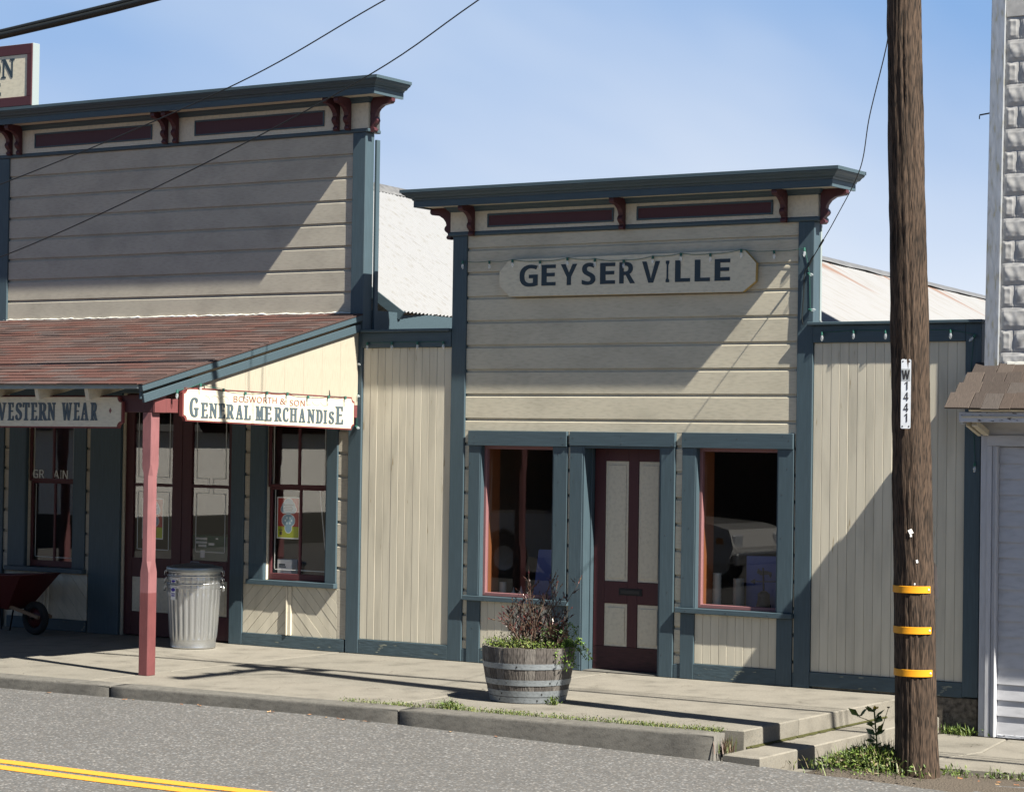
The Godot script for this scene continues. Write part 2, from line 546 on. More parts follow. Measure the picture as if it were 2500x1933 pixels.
	M.zinc_lid = coat(look(Color(0.30, 0.34, 0.37), 0.42, 0.75, 0.5), noise_picture(83, 0.05, 3, [0.80, 0.93, 1.0], [0.0, 0.5, 1.0]), Vector3(3.5, 3.5, 3.5))
	M.hoop = coat(look(Color(0.225, 0.250, 0.272), 0.5, 0.25, 0.5), noise_picture(84, 0.03, 4, [0.72, 0.92, 1.0], [0.0, 0.45, 1.0]), Vector3(1.6, 3.0, 1.6))
	M.stave = []
	for c in [Color(0.112, 0.100, 0.092), Color(0.138, 0.124, 0.114), Color(0.094, 0.084, 0.078), Color(0.150, 0.138, 0.128)]:
		M.stave.append(coat(look(c, 0.85), noise_picture(85, 0.05, 5, [0.42, 0.82, 1.0, 1.0], [0.0, 0.42, 0.8, 1.0]), Vector3(4.5, 0.6, 4.5), bump, 0.4))
	M.soil = coat(look(Color(0.045, 0.033, 0.024), 0.95), noise_picture(51, 0.12, 5, [0.5, 0.8, 1.0], [0.0, 0.5, 1.0]), Vector3(2, 2, 2))
	var leaf := StandardMaterial3D.new()
	leaf.vertex_color_use_as_albedo = true
	leaf.roughness = 0.55
	leaf.backlight_enabled = true
	leaf.backlight = Color(0.16, 0.20, 0.05)
	leaf.cull_mode = BaseMaterial3D.CULL_DISABLED
	M.leaf = leaf
	var gloss := leaf.duplicate()
	gloss.roughness = 0.28
	gloss.backlight = Color(0.10, 0.03, 0.03)
	M.dark_leaf = gloss
	M.twig = look(Color(0.085, 0.055, 0.040), 0.8)
	M.red_steel = look(Color(0.055, 0.009, 0.009), 0.4)  # red darkened so the deep porch shade is already in the colour
	M.tyre = look(Color(0.014, 0.014, 0.014), 0.85)
	M.ash = coat(look(Color(0.20, 0.13, 0.08), 0.7), grain, along)
	M.bulb = null
	var b := StandardMaterial3D.new()
	b.transparency = BaseMaterial3D.TRANSPARENCY_ALPHA
	b.albedo_color = Color(0.9, 0.93, 0.95, 0.22)
	b.roughness = 0.05
	b.metallic_specular = 0.7
	M.bulb = b
	M.socket = look(Color(0.020, 0.095, 0.075), 0.5)

# crushed stone or sand seen from above: many small chips of different tones on a binder; optional hairline cracks
func stone_picture(seed_: int, size: int, count: int, tones: Array, binder: float, small: int, large: int, cracks := 0) -> ImageTexture:
	var r := RandomNumberGenerator.new()
	r.seed = seed_
	var im := Image.create(size, size, false, Image.FORMAT_RGB8)
	im.fill(Color(binder, binder, binder))
	for i in count:
		var w := r.randi_range(small, large)
		var h := r.randi_range(small, large)
		var v: float = tones[r.randi() % tones.size()] * r.randf_range(0.95, 1.05)
		var warm := r.randf_range(-0.02, 0.02)
		im.fill_rect(Rect2i(r.randi() % size, r.randi() % size, w, h), Color(minf(v + warm, 1.0), minf(v, 1.0), minf(v - warm, 1.0)))
	for k in cracks:
		var p := Vector2(r.randf() * size, r.randf() * size)
		var a := r.randf() * TAU
		for s in r.randi_range(60, 220):
			a += r.randf_range(-0.5, 0.5)
			p += Vector2(cos(a), sin(a)) * 1.6
			im.fill_rect(Rect2i(posmod(int(p.x), size), posmod(int(p.y), size), 2, 2), Color(0.55, 0.53, 0.50))
	return ImageTexture.create_from_image(im)

func rust_picture() -> ImageTexture:
	# u runs along the ridge, v from the ridge down to the eave: rust streaks run down from the ridge joints
	var n := FastNoiseLite.new()
	n.seed = 90
	n.noise_type = FastNoiseLite.TYPE_SIMPLEX_SMOOTH
	n.frequency = 0.03
	n.fractal_octaves = 4
	var w := 512
	var h := 256
	var im := Image.create(w, h, false, Image.FORMAT_RGB8)
	for x in w:
		var reach := 0.10 + 0.42 * n.get_noise_2d(x * 0.35, 7.0) + 0.10 * n.get_noise_2d(x * 5.0, 70.0)
		for y in h:
			var v := float(y) / h
			var streak := n.get_noise_2d(x * 4.0, y * 0.35)
			var t := clampf((reach + 0.16 * streak - v) * 7.0, 0.0, 1.0)
			var s := 0.5 + 0.5 * n.get_noise_2d(x * 2.0 + 400, y * 0.5)
			var tin := Color(0.192, 0.197, 0.207).lerp(Color(0.145, 0.134, 0.122), clampf((s - 0.55) * 2.5, 0.0, 1.0))
			var ru := Color(0.105, 0.042, 0.020).lerp(Color(0.165, 0.090, 0.058), s)
			im.set_pixel(x, y, tin.lerp(ru, t * 0.85).linear_to_srgb())
	return ImageTexture.create_from_image(im)

# ------------------------------------------------------------------ ground
func kerb_z(x: float) -> float:
	return 3.74 - 0.058 * x

func road_y(x: float) -> float:
	var t := [[-60.0, -0.10], [0.3, -0.105], [1.2, -0.128], [4.3, -0.204], [5.2, -0.262], [6.0, -0.305], [8.0, -0.36], [16.0, -0.42], [60.0, -0.5]]
	for i in t.size() - 1:
		if x <= t[i + 1][0]:
			return lerpf(t[i][1], t[i + 1][1], clampf((x - t[i][0]) / (t[i + 1][0] - t[i][0]), 0.0, 1.0))
	return -0.5

func build_ground() -> void:
	var far := PlaneMesh.new()
	far.size = Vector2(700, 700)
	struct("ground", far, M.earth, Transform3D(Basis(), Vector3(0, -0.75, 0)))
	# road
	var xs := []
	var x := -60.0
	while x < 60.01:
		xs.append(x)
		x += 0.4 if x > -12.0 and x < 14.0 else 4.0
	var zs := [0.0, 0.5, 1.5, 3.0, 4.5, 7.0, 12.0, 17.0]
	var st := tool()
	for i in xs.size() - 1:
		for j in zs.size() - 1:
			var q := []
			for e in [[i, j], [i, j + 1], [i + 1, j + 1], [i + 1, j]]:
				var px: float = xs[e[0]]
				# the near edge follows the kerb, then falls back to the low pavement on the right
				var edge: float = kerb_z(px) - 0.03
				if px > 4.2:
					edge = lerpf(kerb_z(4.2) - 0.03, 2.45, smoothstep(4.6, 6.4, px))
				var z: float = edge + zs[e[1]]
				q.append(Vector3(px, road_y(px) + 0.045 * smoothstep(0.0, 4.0, zs[e[1]]) * smoothstep(1.0, 5.0, px), z))
			quad(st, q[0], q[1], q[2], q[3])
	var road := struct("road", done(st), M.asphalt)
	for k in 2:
		var st2 := tool()
		for i in range(-30, 30):
			var q := []
			for e in [[i, 0], [i, 1], [i + 1, 1], [i + 1, 0]]:
				var px: float = e[0] * 0.5
				var z: float = 7.238 - 0.088 * px + k * 0.215 + (0.14 if e[1] == 1 else 0.0)
				q.append(Vector3(px, road_y(px) + 0.045 * smoothstep(0.0, 4.0, z - kerb_z(px) + 0.03) * smoothstep(1.0, 5.0, px) + 0.004, z))
			quad(st2, q[0], q[1], q[2], q[3])
		put(road, "yellow_line", done(st2), M.line_paint)
	# raised pavement: slabs cast between open joints
	var walk := Node3D.new()
	walk.name = "pavement"
	add_child(walk)
	world_of[walk] = Transform3D()
	walk.set_meta("kind", "structure")
	var cuts := [-12.0, -8.9, -5.55, -2.21, 0.93, 3.985]
	for i in cuts.size() - 1:
		var a: float = cuts[i] + (0.003 if i else 0.0)
		var b: float = cuts[i + 1] - (0.003 if i < cuts.size() - 2 else 0.0)
		var za := func(px): return kerb_z(px) - 0.20 if px < 3.5 else 3.14
		for row in 2:
			var mid_a: float = lerpf(-0.3, za.call(a), 0.725)
			var mid_b: float = lerpf(-0.3, za.call(b), 0.725)
			var p := PackedVector2Array()
			if row == 0:
				p = PackedVector2Array([Vector2(a, -0.3), Vector2(b, -0.3), Vector2(b, mid_b - 0.003), Vector2(a, mid_a - 0.003)])
			else:
				p = PackedVector2Array([Vector2(a, mid_a + 0.002), Vector2(b, mid_b + 0.002), Vector2(b, za.call(b) - 0.004), Vector2(a, za.call(a) - 0.004)])
			put(walk, "slab", worn_slab(p, -0.5, 0.0), M.concrete if (i + row) % 2 else M.concrete_b)
	# kerb stones, worn round along the top
	var kc := [-12.0, -10.85, -7.83, -4.81, -1.80, 1.154, 3.93]
	for i in kc.size() - 1:
		put(walk, "kerb_stone", kerb_stone(kc[i] + 0.006, kc[i + 1] - 0.006), M.kerb)
	# step at the end of the raised pavement and the low pavement before the garage
	var stp := put(self, "concrete_step", worn_slab(PackedVector2Array([Vector2(3.989, 0.13), Vector2(4.305, 0.13), Vector2(4.305, 3.50), Vector2(3.989, 3.47)]), -0.5, -0.143), M.concrete_b)
	tag(stp, "long low concrete step along the end of the raised pavement", "step")
	var low := Node3D.new()
	low.name = "low_pavement"
	add_child(low)
	world_of[low] = Transform3D()
	low.set_meta("kind", "structure")
	put(low, "slab", worn_slab(PackedVector2Array([Vector2(4.31, 0.10), Vector2(4.90, 0.10), Vector2(5.05, 1.02), Vector2(4.80, 2.55), Vector2(4.70, 3.02), Vector2(4.31, 3.15)]), -0.5, -0.287), M.concrete)
	put(low, "slab", worn_slab(PackedVector2Array([Vector2(4.910, 0.10), Vector2(12.0, 0.10), Vector2(12.0, 1.30), Vector2(5.06, 2.07), Vector2(4.87, 2.07), Vector2(5.06, 1.03)]), -0.5, -0.289), M.concrete_b)
	# dirt round the pole
	var std := tool()
	var nn := FastNoiseLite.new()
	nn.seed = 7
	nn.frequency = 1.6
	var g := 34
	for i in g:
		for j in g:
			var q := []
			for e in [[i, j], [i, j + 1], [i + 1, j + 1], [i + 1, j]]:
				var px: float = 4.45 + 3.6 * e[0] / g
				var pz: float = 1.75 + 1.75 * e[1] / g
				var slab_side: float = -0.335 if px > 5.0 else -0.315
				var y: float = lerpf(slab_side, road_y(px) + 0.006, smoothstep(2.15, 2.9, pz)) + 0.03 * exp(-((px - 5.1) * (px - 5.1) + (pz - 2.85) * (pz - 2.85)) * 6.0) + nn.get_noise_2d(px, pz) * 0.012
				if pz > 3.2:
					y -= 0.10 * (pz - 3.2)
				if px < 4.7:
					y -= 0.3 * (4.7 - px)
				q.append(Vector3(px, y, pz))
			quad(std, q[0], q[1], q[2], q[3])
	struct("dirt_verge", done(std), M.dirt)

# a slab whose top edges are worn round
func worn_slab(p: PackedVector2Array, y0: float, y1: float) -> ArrayMesh:
	if not Geometry2D.is_polygon_clockwise(p):
		p.reverse()
	# p is (x, z); inset the top
	var inner := Geometry2D.offset_polygon(p, -0.012, Geometry2D.JOIN_MITER)
	var st := tool()
	st.set_smooth_group(-1)
	var top: PackedVector2Array = inner[0]
	if top.size() != p.size():
		top = p
	# match the corners of the inset to the outline
	var order := PackedVector2Array()
	for v in p:
		var best := top[0]
		for t in top:
			if t.distance_to(v) < best.distance_to(v):
				best = t
		order.append(best)
	var n := p.size()
	for i in n:
		var a := p[i]
		var b := p[(i + 1) % n]
		var ai := order[i]
		var bi := order[(i + 1) % n]
		var out := Vector3(a.x + b.x - ai.x - bi.x, 0.0, a.y + b.y - ai.y - bi.y)
		face(st, [Vector3(a.x, y0, a.y), Vector3(b.x, y0, b.y), Vector3(b.x, y1 - 0.009, b.y), Vector3(a.x, y1 - 0.009, a.y)], out)
		face(st, [Vector3(a.x, y1 - 0.009, a.y), Vector3(b.x, y1 - 0.009, b.y), Vector3(bi.x, y1, bi.y), Vector3(ai.x, y1, ai.y)], out + Vector3.UP * 0.02)
	var t := Geometry2D.triangulate_polygon(order)
	for i in range(0, t.size(), 3):
		face(st, [Vector3(order[t[i]].x, y1, order[t[i]].y), Vector3(order[t[i + 1]].x, y1, order[t[i + 1]].y), Vector3(order[t[i + 2]].x, y1, order[t[i + 2]].y)], Vector3.UP)
	return done(st)

func kerb_stone(x0: float, x1: float) -> ArrayMesh:
	var prof := [Vector2(0.0, -0.5), Vector2(-0.004, -0.024), Vector2(-0.007, -0.011), Vector2(-0.014, -0.004), Vector2(-0.026, 0.0), Vector2(-0.195, 0.003)]
	var st := tool()
	var steps := maxi(2, int((x1 - x0) / 0.15))
	var nn := FastNoiseLite.new()
	nn.seed = 33
	nn.frequency = 2.4
	var pt := func(i: int, r: int) -> Vector3:
		var x: float = lerpf(x0, x1, float(i) / steps)
		var e: float = 0.012 if i == 0 or i == steps else 0.0
		var v: Vector2 = prof[r]
		var w: float = nn.get_noise_2d(x, r * 0.6) * 0.004 if r > 0 and r < 5 else 0.0
		return Vector3(x, v.y - (e * 0.6 if r > 1 else 0.0) + w * 0.5, kerb_z(x) + 0.012 + v.x - (e if r < 3 else 0.0) + w)
	for i in steps:
		for r in prof.size() - 1:
			quad(st, pt.call(i, r), pt.call(i + 1, r), pt.call(i + 1, r + 1), pt.call(i, r + 1))
	for i in [0, steps]:
		var f := []
		for r in prof.size():
			f.append(pt.call(i, r))
		f.append(pt.call(i, 5) + Vector3(0, -0.5, 0))
		face(st, f, Vector3(-1 if i == 0 else 1, 0, 0))
	return done(st)

# ------------------------------------------------------------------ shared building pieces
func bracket_shape(reach: float, y0: float, y1: float) -> PackedVector2Array:
	var h := y1 - y0
	var p := PackedVector2Array()
	for v in [[0, 0], [0.13, 0.0], [0.20, 0.045], [0.19, 0.10], [0.12, 0.15], [0.15, 0.20], [0.26, 0.26], [0.31, 0.33], [0.28, 0.40], [0.21, 0.45], [0.24, 0.55], [0.36, 0.67], [0.55, 0.76], [0.78, 0.79], [0.92, 0.80], [1.0, 0.86], [1.0, 0.94], [0.94, 1.0], [0, 1.0]]:
		p.append(Vector2(v[0] * reach, y0 + v[1] * h))
	return p

func front_bracket(parent: Node3D, x: float, w: float, reach: float, y0: float, y1: float, z: float) -> void:
	var key := "br%.3f,%.3f,%.3f" % [w, reach, y1 - y0]
	if not shapes.has(key):
		shapes[key] = prism(bracket_shape(reach, 0.0, y1 - y0), -w / 2.0, w / 2.0, Vector3.BACK, Vector3.UP)
	put(parent, "bracket", shapes[key], M.maroon, Transform3D(Basis(), Vector3(x, y0, z)))

func side_bracket(parent: Node3D, x: float, side: float, z: float, w: float, reach: float, y0: float, y1: float) -> void:
	var m := prism(bracket_shape(reach, 0.0, y1 - y0), -w / 2.0, w / 2.0, Vector3.RIGHT * side, Vector3.UP)
	put(parent, "bracket", m, M.maroon, Transform3D(Basis(), Vector3(x, y0, z)))

# crown of a false front: cap board, crown moulding, fascia, soffit, bed moulding, frieze, lower band
func crown(parent: Node3D, xl: float, xr: float, top: float, out: float, frieze_top: float, band_top: float, band_bottom: float, back: float) -> void:
	put(parent, "cap_board", moulding([Vector2(-0.02, top - 0.045), Vector2(out, top - 0.034), Vector2(out, top - 0.004), Vector2(-0.02, top + 0.018)], xl, xr, back), M.teal)
	put(parent, "crown_moulding", moulding([Vector2(0.0, top - 0.107), Vector2(out - 0.095, top - 0.107), Vector2(out - 0.088, top - 0.092), Vector2(out - 0.06, top - 0.083), Vector2(out - 0.045, top - 0.066), Vector2(out - 0.022, top - 0.052), Vector2(out - 0.012, top - 0.04), Vector2(out - 0.012, top - 0.036), Vector2(0.0, top - 0.047)], xl, xr, back), M.teal)
	put(parent, "fascia", moulding([Vector2(out - 0.125, top - 0.172), Vector2(out - 0.102, top - 0.172), Vector2(out - 0.102, top - 0.109), Vector2(out - 0.125, top - 0.109)], xl, xr, back), M.teal)
	put(parent, "soffit", moulding([Vector2(0.0, top - 0.158), Vector2(out - 0.127, top - 0.158), Vector2(out - 0.127, top - 0.145), Vector2(0.0, top - 0.145)], xl, xr, back), M.soffit)
	put(parent, "bed_moulding", moulding([Vector2(0.0, frieze_top), Vector2(0.03, frieze_top), Vector2(0.034, frieze_top + 0.012), Vector2(0.05, frieze_top + 0.02), Vector2(0.058, top - 0.172), Vector2(0.075, top - 0.160), Vector2(0.0, top - 0.160)], xl, xr, back), M.teal_dark)
	put(parent, "frieze_board", moulding([Vector2(-0.02, band_top), Vector2(0.022, band_top), Vector2(0.022, frieze_top), Vector2(-0.02, frieze_top)], xl, xr, back + 0.02), M.cream)
	put(parent, "frieze_band", moulding([Vector2(-0.02, band_bottom), Vector2(0.028, band_bottom), Vector2(0.036, band_bottom + 0.008), Vector2(0.036, band_top - 0.01), Vector2(0.026, band_top), Vector2(-0.02, band_top)], xl, xr, back + 0.02), M.teal_dark)

func frieze_panel(parent: Node3D, x0: float, x1: float, y0: float, y1: float, z: float) -> void:
	var p := part(parent, "frieze_panel", Vector3((x0 + x1) / 2.0, y0, z))
	var w := 0.017
	box(p, "trim", M.teal_dark, x0, x1, y1 - w, y1, z, z + 0.012)
	box(p, "trim", M.teal_dark, x0, x1, y0, y0 + w, z, z + 0.012)
	box(p, "trim", M.teal_dark, x0, x0 + w, y0 + w, y1 - w, z, z + 0.012)
	box(p, "trim", M.teal_dark, x1 - w, x1, y0 + w, y1 - w, z, z + 0.012)
	box(p, "inset", M.maroon, x0 + w, x1 - w, y0 + w, y1 - w, z, z + 0.005, 0.001)

# corrugated sheet: u across (the ridge's way), v down the slope; one sheet per mesh
func corrugated(width: float, length: float, waves: int, u_from := 0.0, u_to := 1.0) -> ArrayMesh:
	var st := tool()
	var n := waves * 6
	for i in n:
		for j in 2:
			var q := []
			for e in [[i, j], [i, j + 1], [i + 1, j + 1], [i + 1, j]]:
				var u: float = float(e[0]) / n
				st.set_uv(Vector2(u, e[1] / 2.0))
				q.append(Vector3(u * width, sin(u * waves * TAU) * 0.0115, length * e[1] / 2.0))
			var uv := [Vector2(float(i) / n, j / 2.0), Vector2(float(i) / n, (j + 1) / 2.0), Vector2(float(i + 1) / n, (j + 1) / 2.0), Vector2(float(i + 1) / n, j / 2.0)]
			for k in [0, 2, 1, 0, 3, 2]:
				st.set_uv(Vector2(lerpf(u_from, u_to, uv[k].x), uv[k].y))
				st.add_vertex(q[k])
	return done(st)

func tin_roof(parent: Node3D, o: Vector3, turn: float, pitch: float, length: float, sheets: int, from_side: int, m: Material, cut := 1.0, called := "metal_roof") -> void:
	# o: the ridge's front end; the ridge runs back, turned by `turn`
	var d := Vector3(-sin(turn), 0, -cos(turn))
	var flat := Vector3(cos(turn), 0, -sin(turn)) * from_side
	var down := flat * cos(pitch) + Vector3.DOWN * sin(pitch)
	var up := d.cross(down).normalized()
	if up.y < 0.0:
		up = -up
	var roof := part(parent, called, o)
	var w := 0.70
	for k in 6:
		var made := "cor%.3f,%d" % [length, k]
		if not shapes.has(made):
			shapes[made] = corrugated(w + 0.04, length, 9, k / 6.0, (k + 1) / 6.0)
	for i in sheets:
		var at := o + d * (w * i) + up * (0.006 * (i % 2) + rng.randf_range(0, 0.003))
		var b := Basis(d, up, down)
		put(roof, "roofing_sheet", shapes["cor%.3f,%d" % [length, (i * 5 + i / 6) % 6]], m, Transform3D(b, at))
	# the first sheet is cut along the back of the false front
	if cut < 0.0:
		var st := tool()
		var rows := 8
		for j in rows:
			for i in 18:
				var q := []
				var uvs := []
				for e in [[i, j], [i, j + 1], [i + 1, j + 1], [i + 1, j]]:
					var s: float = length * e[1] / rows
					var u0: float = minf(0.0, (o.z - cut - s * cos(pitch) * sin(turn)) / cos(turn))
					var u: float = lerpf(u0, 0.02, e[0] / 18.0)
					q.append(o + d * u + down * s + up * (sin(u / 0.0822 * TAU) * 0.0095 - 0.004))
					uvs.append(Vector2(fposmod(u / w, 1.0), float(e[1]) / rows))
				for k in [0, 2, 1, 0, 3, 2]:
					st.set_uv(uvs[k])
					st.add_vertex(q[k])
		put(roof, "roofing_sheet", done(st), m)
	var cap := tool()
	var n := sheets
	for i in n:
		var lift := 0.02 + 0.02 * absf(sin(i * 1.7)) if m == M.tin_roof_rusty else 0.018
		var lift2 := 0.02 + 0.02 * absf(sin((i + 1) * 1.7)) if m == M.tin_roof_rusty else 0.018
		var a := o + d * (w * i)
		var b := o + d * (w * (i + 1))
		quad(cap, a + up * 0.03, a + up * lift + down * 0.21, b + up * lift2 + down * 0.21, b + up * 0.03)
		var far := -flat * cos(pitch) + Vector3.DOWN * sin(pitch)
		quad(cap, b + up * 0.03, b + up * 0.02 + far * 0.2, a + up * 0.02 + far * 0.2, a + up * 0.03)
	put(roof, "ridge_cap", done(cap), M.ridge_tin)

# ------------------------------------------------------------------ the small shop with the town sign
func flat_pane(w: float, h: float) -> ArrayMesh:
	var st := tool()
	quad(st, Vector3(-w / 2, -h / 2, 0), Vector3(w / 2, -h / 2, 0), Vector3(w / 2, h / 2, 0), Vector3(-w / 2, h / 2, 0))
	return done(st)

func display_window(parent: Node3D, x0: float, x1: float, y0: float, y1: float, cl: float, cr: float, hl: float, hr: float, htop: float, sl: float, sr: float) -> void:
	var w := part(parent, "window", Vector3((x0 + x1) / 2.0, y0, 0))
	box(w, "head_casing", M.teal, hl, hr, y1 - 0.003, htop, -0.02, 0.036)
	box(w, "side_casing", M.teal_up, cl, x0, y0 + 0.002, y1 - 0.003, -0.02, 0.021)
	box(w, "side_casing", M.teal_up, x1, cr, y0 + 0.002, y1 - 0.003, -0.02, 0.021)
	box(w, "sill", M.teal, sl, sr, y0 - 0.046, y0, -0.10, 0.062)
	# jamb, then the red frame, then the glass, then stained wood inside
	box(w, "jamb", M.teal_up, x0, x0 + 0.012, y0, y1, -0.045, 0.017, 0.001)
	box(w, "jamb", M.teal_up, x1 - 0.012, x1, y0, y1, -0.045, 0.017, 0.001)
	var f := 0.026
	box(w, "frame_stile", M.red_frame, x0 + 0.002, x0 + 0.012 + f, y0 + 0.002, y1, -0.100, -0.047)
	box(w, "frame_stile", M.red_frame, x1 - 0.012 - f, x1 - 0.002, y0 + 0.002, y1, -0.100, -0.047)
	box(w, "frame_rail", M.red_frame, x0 + 0.012 + f, x1 - 0.012 - f, y0 + 0.001, y0 + 0.035, -0.100, -0.047)
	box(w, "frame_rail", M.red_frame, x0 + 0.012 + f, x1 - 0.012 - f, y1 - 0.035, y1, -0.100, -0.047)
	put(w, "pane", flat_pane(x1 - x0 - 0.06, y1 - y0 - 0.06), M.glass, Transform3D(Basis(), Vector3((x0 + x1) / 2.0, (y0 + y1) / 2.0, -0.084)))
	box(w, "inner_jamb", M.stained, x0 + 0.004, x0 + 0.03, y0, y1, -0.30, -0.102)
	box(w, "inner_jamb", M.stained, x1 - 0.03, x1 - 0.004, y0, y1, -0.30, -0.102)
	box(w, "inner_jamb", M.stained, x0 + 0.03, x1 - 0.03, y1 - 0.02, y1, -0.30, -0.102)
	box(w, "display_shelf", M.stained, x0 + 0.004, x1 - 0.004, y0 - 0.035, y0 - 0.002, -0.75, -0.105)

func build_geyser_hall() -> void:
	var b := thing("false_front_shop", "small cream wooden shop with teal trim and a maroon panelled door", "building", Vector3(1.06, 0, -0.05))
	var holes := [[-0.54, 0.308, 0.652, 2.118], [0.631, 1.483, 0.0, 2.127], [1.845, 2.692, 0.654, 2.127]]
	wall_round(b, "wall", M.cream_shade, -0.88, 3.005, 0.0, 4.44, -0.125, -0.030, holes)
	# siding above the openings, then the narrow strips between the casings
	siding_run(b, M.siding, -0.730, 2.862, 2.259, 4.166, 4.049, 0.2381)
	for s in [[-0.730, -0.674], [0.462, 0.490], [1.634, 1.704], [2.846, 2.862]]:
		siding_run(b, M.siding, s[0], s[1], 0.13, 2.259, 4.049, 0.2381)
		box(b, "base_block", M.teal, s[0] + 0.001, s[1] - 0.001, 0.003, 0.129, -0.02, 0.012)
	for s in [[-0.897, -0.731], [2.863, 3.020]]:
		box(b, "pilaster", M.teal_up, s[0], s[1], 0.003, 4.166, -0.135, 0.020, 0.004)
	box(b, "corner_strip", M.white_edge, 3.0205, 3.026, 3.28, 4.16, -0.135, -0.105, 0.001)
	crown(b, -0.905, 3.030, 4.612, 0.388, 4.403, 4.208, 4.167, -0.20)
	frieze_panel(b, -0.489, 0.940, 4.240, 4.372, 0.023)
	frieze_panel(b, 1.190, 2.610, 4.242, 4.372, 0.023)
	for x in [-0.655, 1.05, 2.735]:
		front_bracket(b, x, 0.052, 0.225, 4.160, 4.452, 0.037)
	for s in [-1.0, 1.0]:
		side_bracket(b, -0.942 if s < 0 else 3.067, s, -0.03, 0.06, 0.25, 4.140, 4.452)
	display_window(b, -0.54, 0.308, 0.652, 2.118, -0.672, 0.460, -0.674, 0.457, 2.258, -0.702, 0.495)
	display_window(b, 1.845, 2.692, 0.654, 2.127, 1.706, 2.844, 1.705, 2.842, 2.264, 1.670, 2.854)
	# below the windows
	for s in [[-0.672, -0.520, 0.308, 0.460], [1.706, 1.848, 2.690, 2.844]]:
		box(b, "apron_stile", M.teal_up, s[0], s[1], 0.003, 0.604, -0.02, 0.020)
		box(b, "apron_stile", M.teal_up, s[2], s[3], 0.003, 0.604, -0.02, 0.020)
		box(b, "base_board", M.teal_worn, s[1] + 0.001, s[2] - 0.001, 0.003, 0.146, -0.02, 0.018)
		upright_boards(b, M.board, s[1] + 0.001, s[2] - 0.001, 0.147, 0.604, 0.004, 0.085)
	# doorway and door
	box(b, "door_head_casing", M.teal, 0.490, 1.634, 2.127, 2.261, -0.02, 0.036)
	box(b, "door_casing", M.teal_up, 0.491, 0.631, 0.003, 2.126, -0.02, 0.021)
	box(b, "door_casing", M.teal_up, 1.483, 1.628, 0.003, 2.126, -0.02, 0.021)
	for s in [[0.631, 0.649], [1.465, 1.483]]:
		box(b, "door_jamb", M.teal_up, s[0], s[1], 0.003, 2.126, -0.150, 0.016, 0.002)
		box(b, "door_jamb", M.teal_up, s[0] - 0.01, s[1] + 0.01, 0.003, 2.126, -0.235, -0.152, 0.002)
	box(b, "door_stop", M.teal_up, 0.649, 0.663, 0.003, 2.112, -0.150, -0.105, 0.002)
	box(b, "door_jamb", M.teal, 0.650, 1.464, 2.106, 2.126, -0.150, 0.016, 0.002)
	box(b, "threshold", M.kerb, 0.66, 1.46, 0.002, 0.012, -0.21, 0.01, 0.002)
	var d := part(b, "door", Vector3(1.03, 0.01, -0.18))
	d.set_meta("label", "maroon door with four cream panels and a mail slot")
	var z0 := -0.198
	var z1 := -0.160
	for s in [[0.664, 0.781], [1.034, 1.143], [1.387, 1.464]]:
		box(d, "stile", M.maroon, s[0], s[1], 0.236, 2.104, z0, z1, 0.003)
	box(d, "bottom_rail", M.maroon_low, 0.664, 1.464, 0.014, 0.2355, z0, z1, 0.003)
	for s in [[0.781, 1.034], [1.143, 1.387]]:
		box(d, "rail", M.maroon, s[0], s[1], 1.987, 2.104, z0, z1, 0.003)
		box(d, "rail", M.maroon, s[0], s[1], 0.641, 0.850, z0, z1, 0.003)
		for y in [[0.2365, 0.640], [0.851, 1.986]]:
			box(d, "door_panel", M.cream, s[0] + 0.001, s[1] - 0.001, y[0], y[1], z0, z1 - 0.010, 0.001)
			box(d, "raised_field", M.cream, s[0] + 0.028, s[1] - 0.028, y[0] + 0.028, y[1] - 0.036, z1 - 0.0095, z1 - 0.003, 0.003)
	box(d, "mail_slot", M.black, 0.945, 1.200, 0.722, 0.788, z1 + 0.0005, z1 + 0.006, 0.003)
	box(d, "mail_flap", M.iron, 0.968, 1.177, 0.738, 0.772, z1 + 0.0065, z1 + 0.010, 0.002)
	put(d, "knob", lathe([Vector2(0, 0), Vector2(0.022, 0), Vector2(0.010, 0.006), Vector2(0.010, 0.02), Vector2(0.024, 0.032), Vector2(0.026, 0.044), Vector2(0.016, 0.056), Vector2(0, 0.06)], 12, false), M.iron, Transform3D(Basis(Vector3.RIGHT, PI / 2), Vector3(1.425, 0.93, z1 + 0.001)))
	# nails in the casings
	for q in [[-0.60, 2.20], [0.40, 2.20], [-0.60, 2.14], [0.42, 2.14], [0.53, 2.20], [1.06, 2.22], [1.06, 2.15], [1.60, 2.14], [1.75, 2.20], [2.28, 2.21], [2.80, 2.20], [2.74, 2.24]]:
		put(b, "nail_head", bevelled(Vector3(0.008, 0.008, 0.004), 0.002), M.iron, Transform3D(Basis(), Vector3(q[0], q[1], 0.0365)))
	for x in [-0.61, 0.385, 0.56, 1.555, 1.775, 2.77]:
		for y in [0.25, 0.85, 1.30, 1.78, 2.04]:
			if rng.randf() < 0.8:
				put(b, "nail_head", bevelled(Vector3(0.008, 0.008, 0.004), 0.002), M.iron, Transform3D(Basis(), Vector3(x + rng.randf_range(-0.045, 0.045), y + rng.randf_range(-0.1, 0.1), 0.0215)))
	for x in [-0.45, 0.05, 0.40, 1.78, 2.20, 2.62]:
		put(b, "nail_head", bevelled(Vector3(0.008, 0.008, 0.004), 0.002), M.iron, Transform3D(Basis(), Vector3(x, 0.628, 0.0625)))
	# the room behind the glass
	var room := part(b, "room", Vector3(1.06, 0, -2.0))
	box(room, "room_floor", M.floor_in, -0.86, 2.99, -0.10, 0.0, -4.2, -0.126, 0.0)
	box(room, "room_ceiling", M.interior, -0.86, 2.99, 2.7, 2.8, -4.2, -0.126, 0.0)
	box(room, "room_wall", M.interior, -0.86, 2.99, 0.0, 2.7, -4.3, -4.2, 0.0)
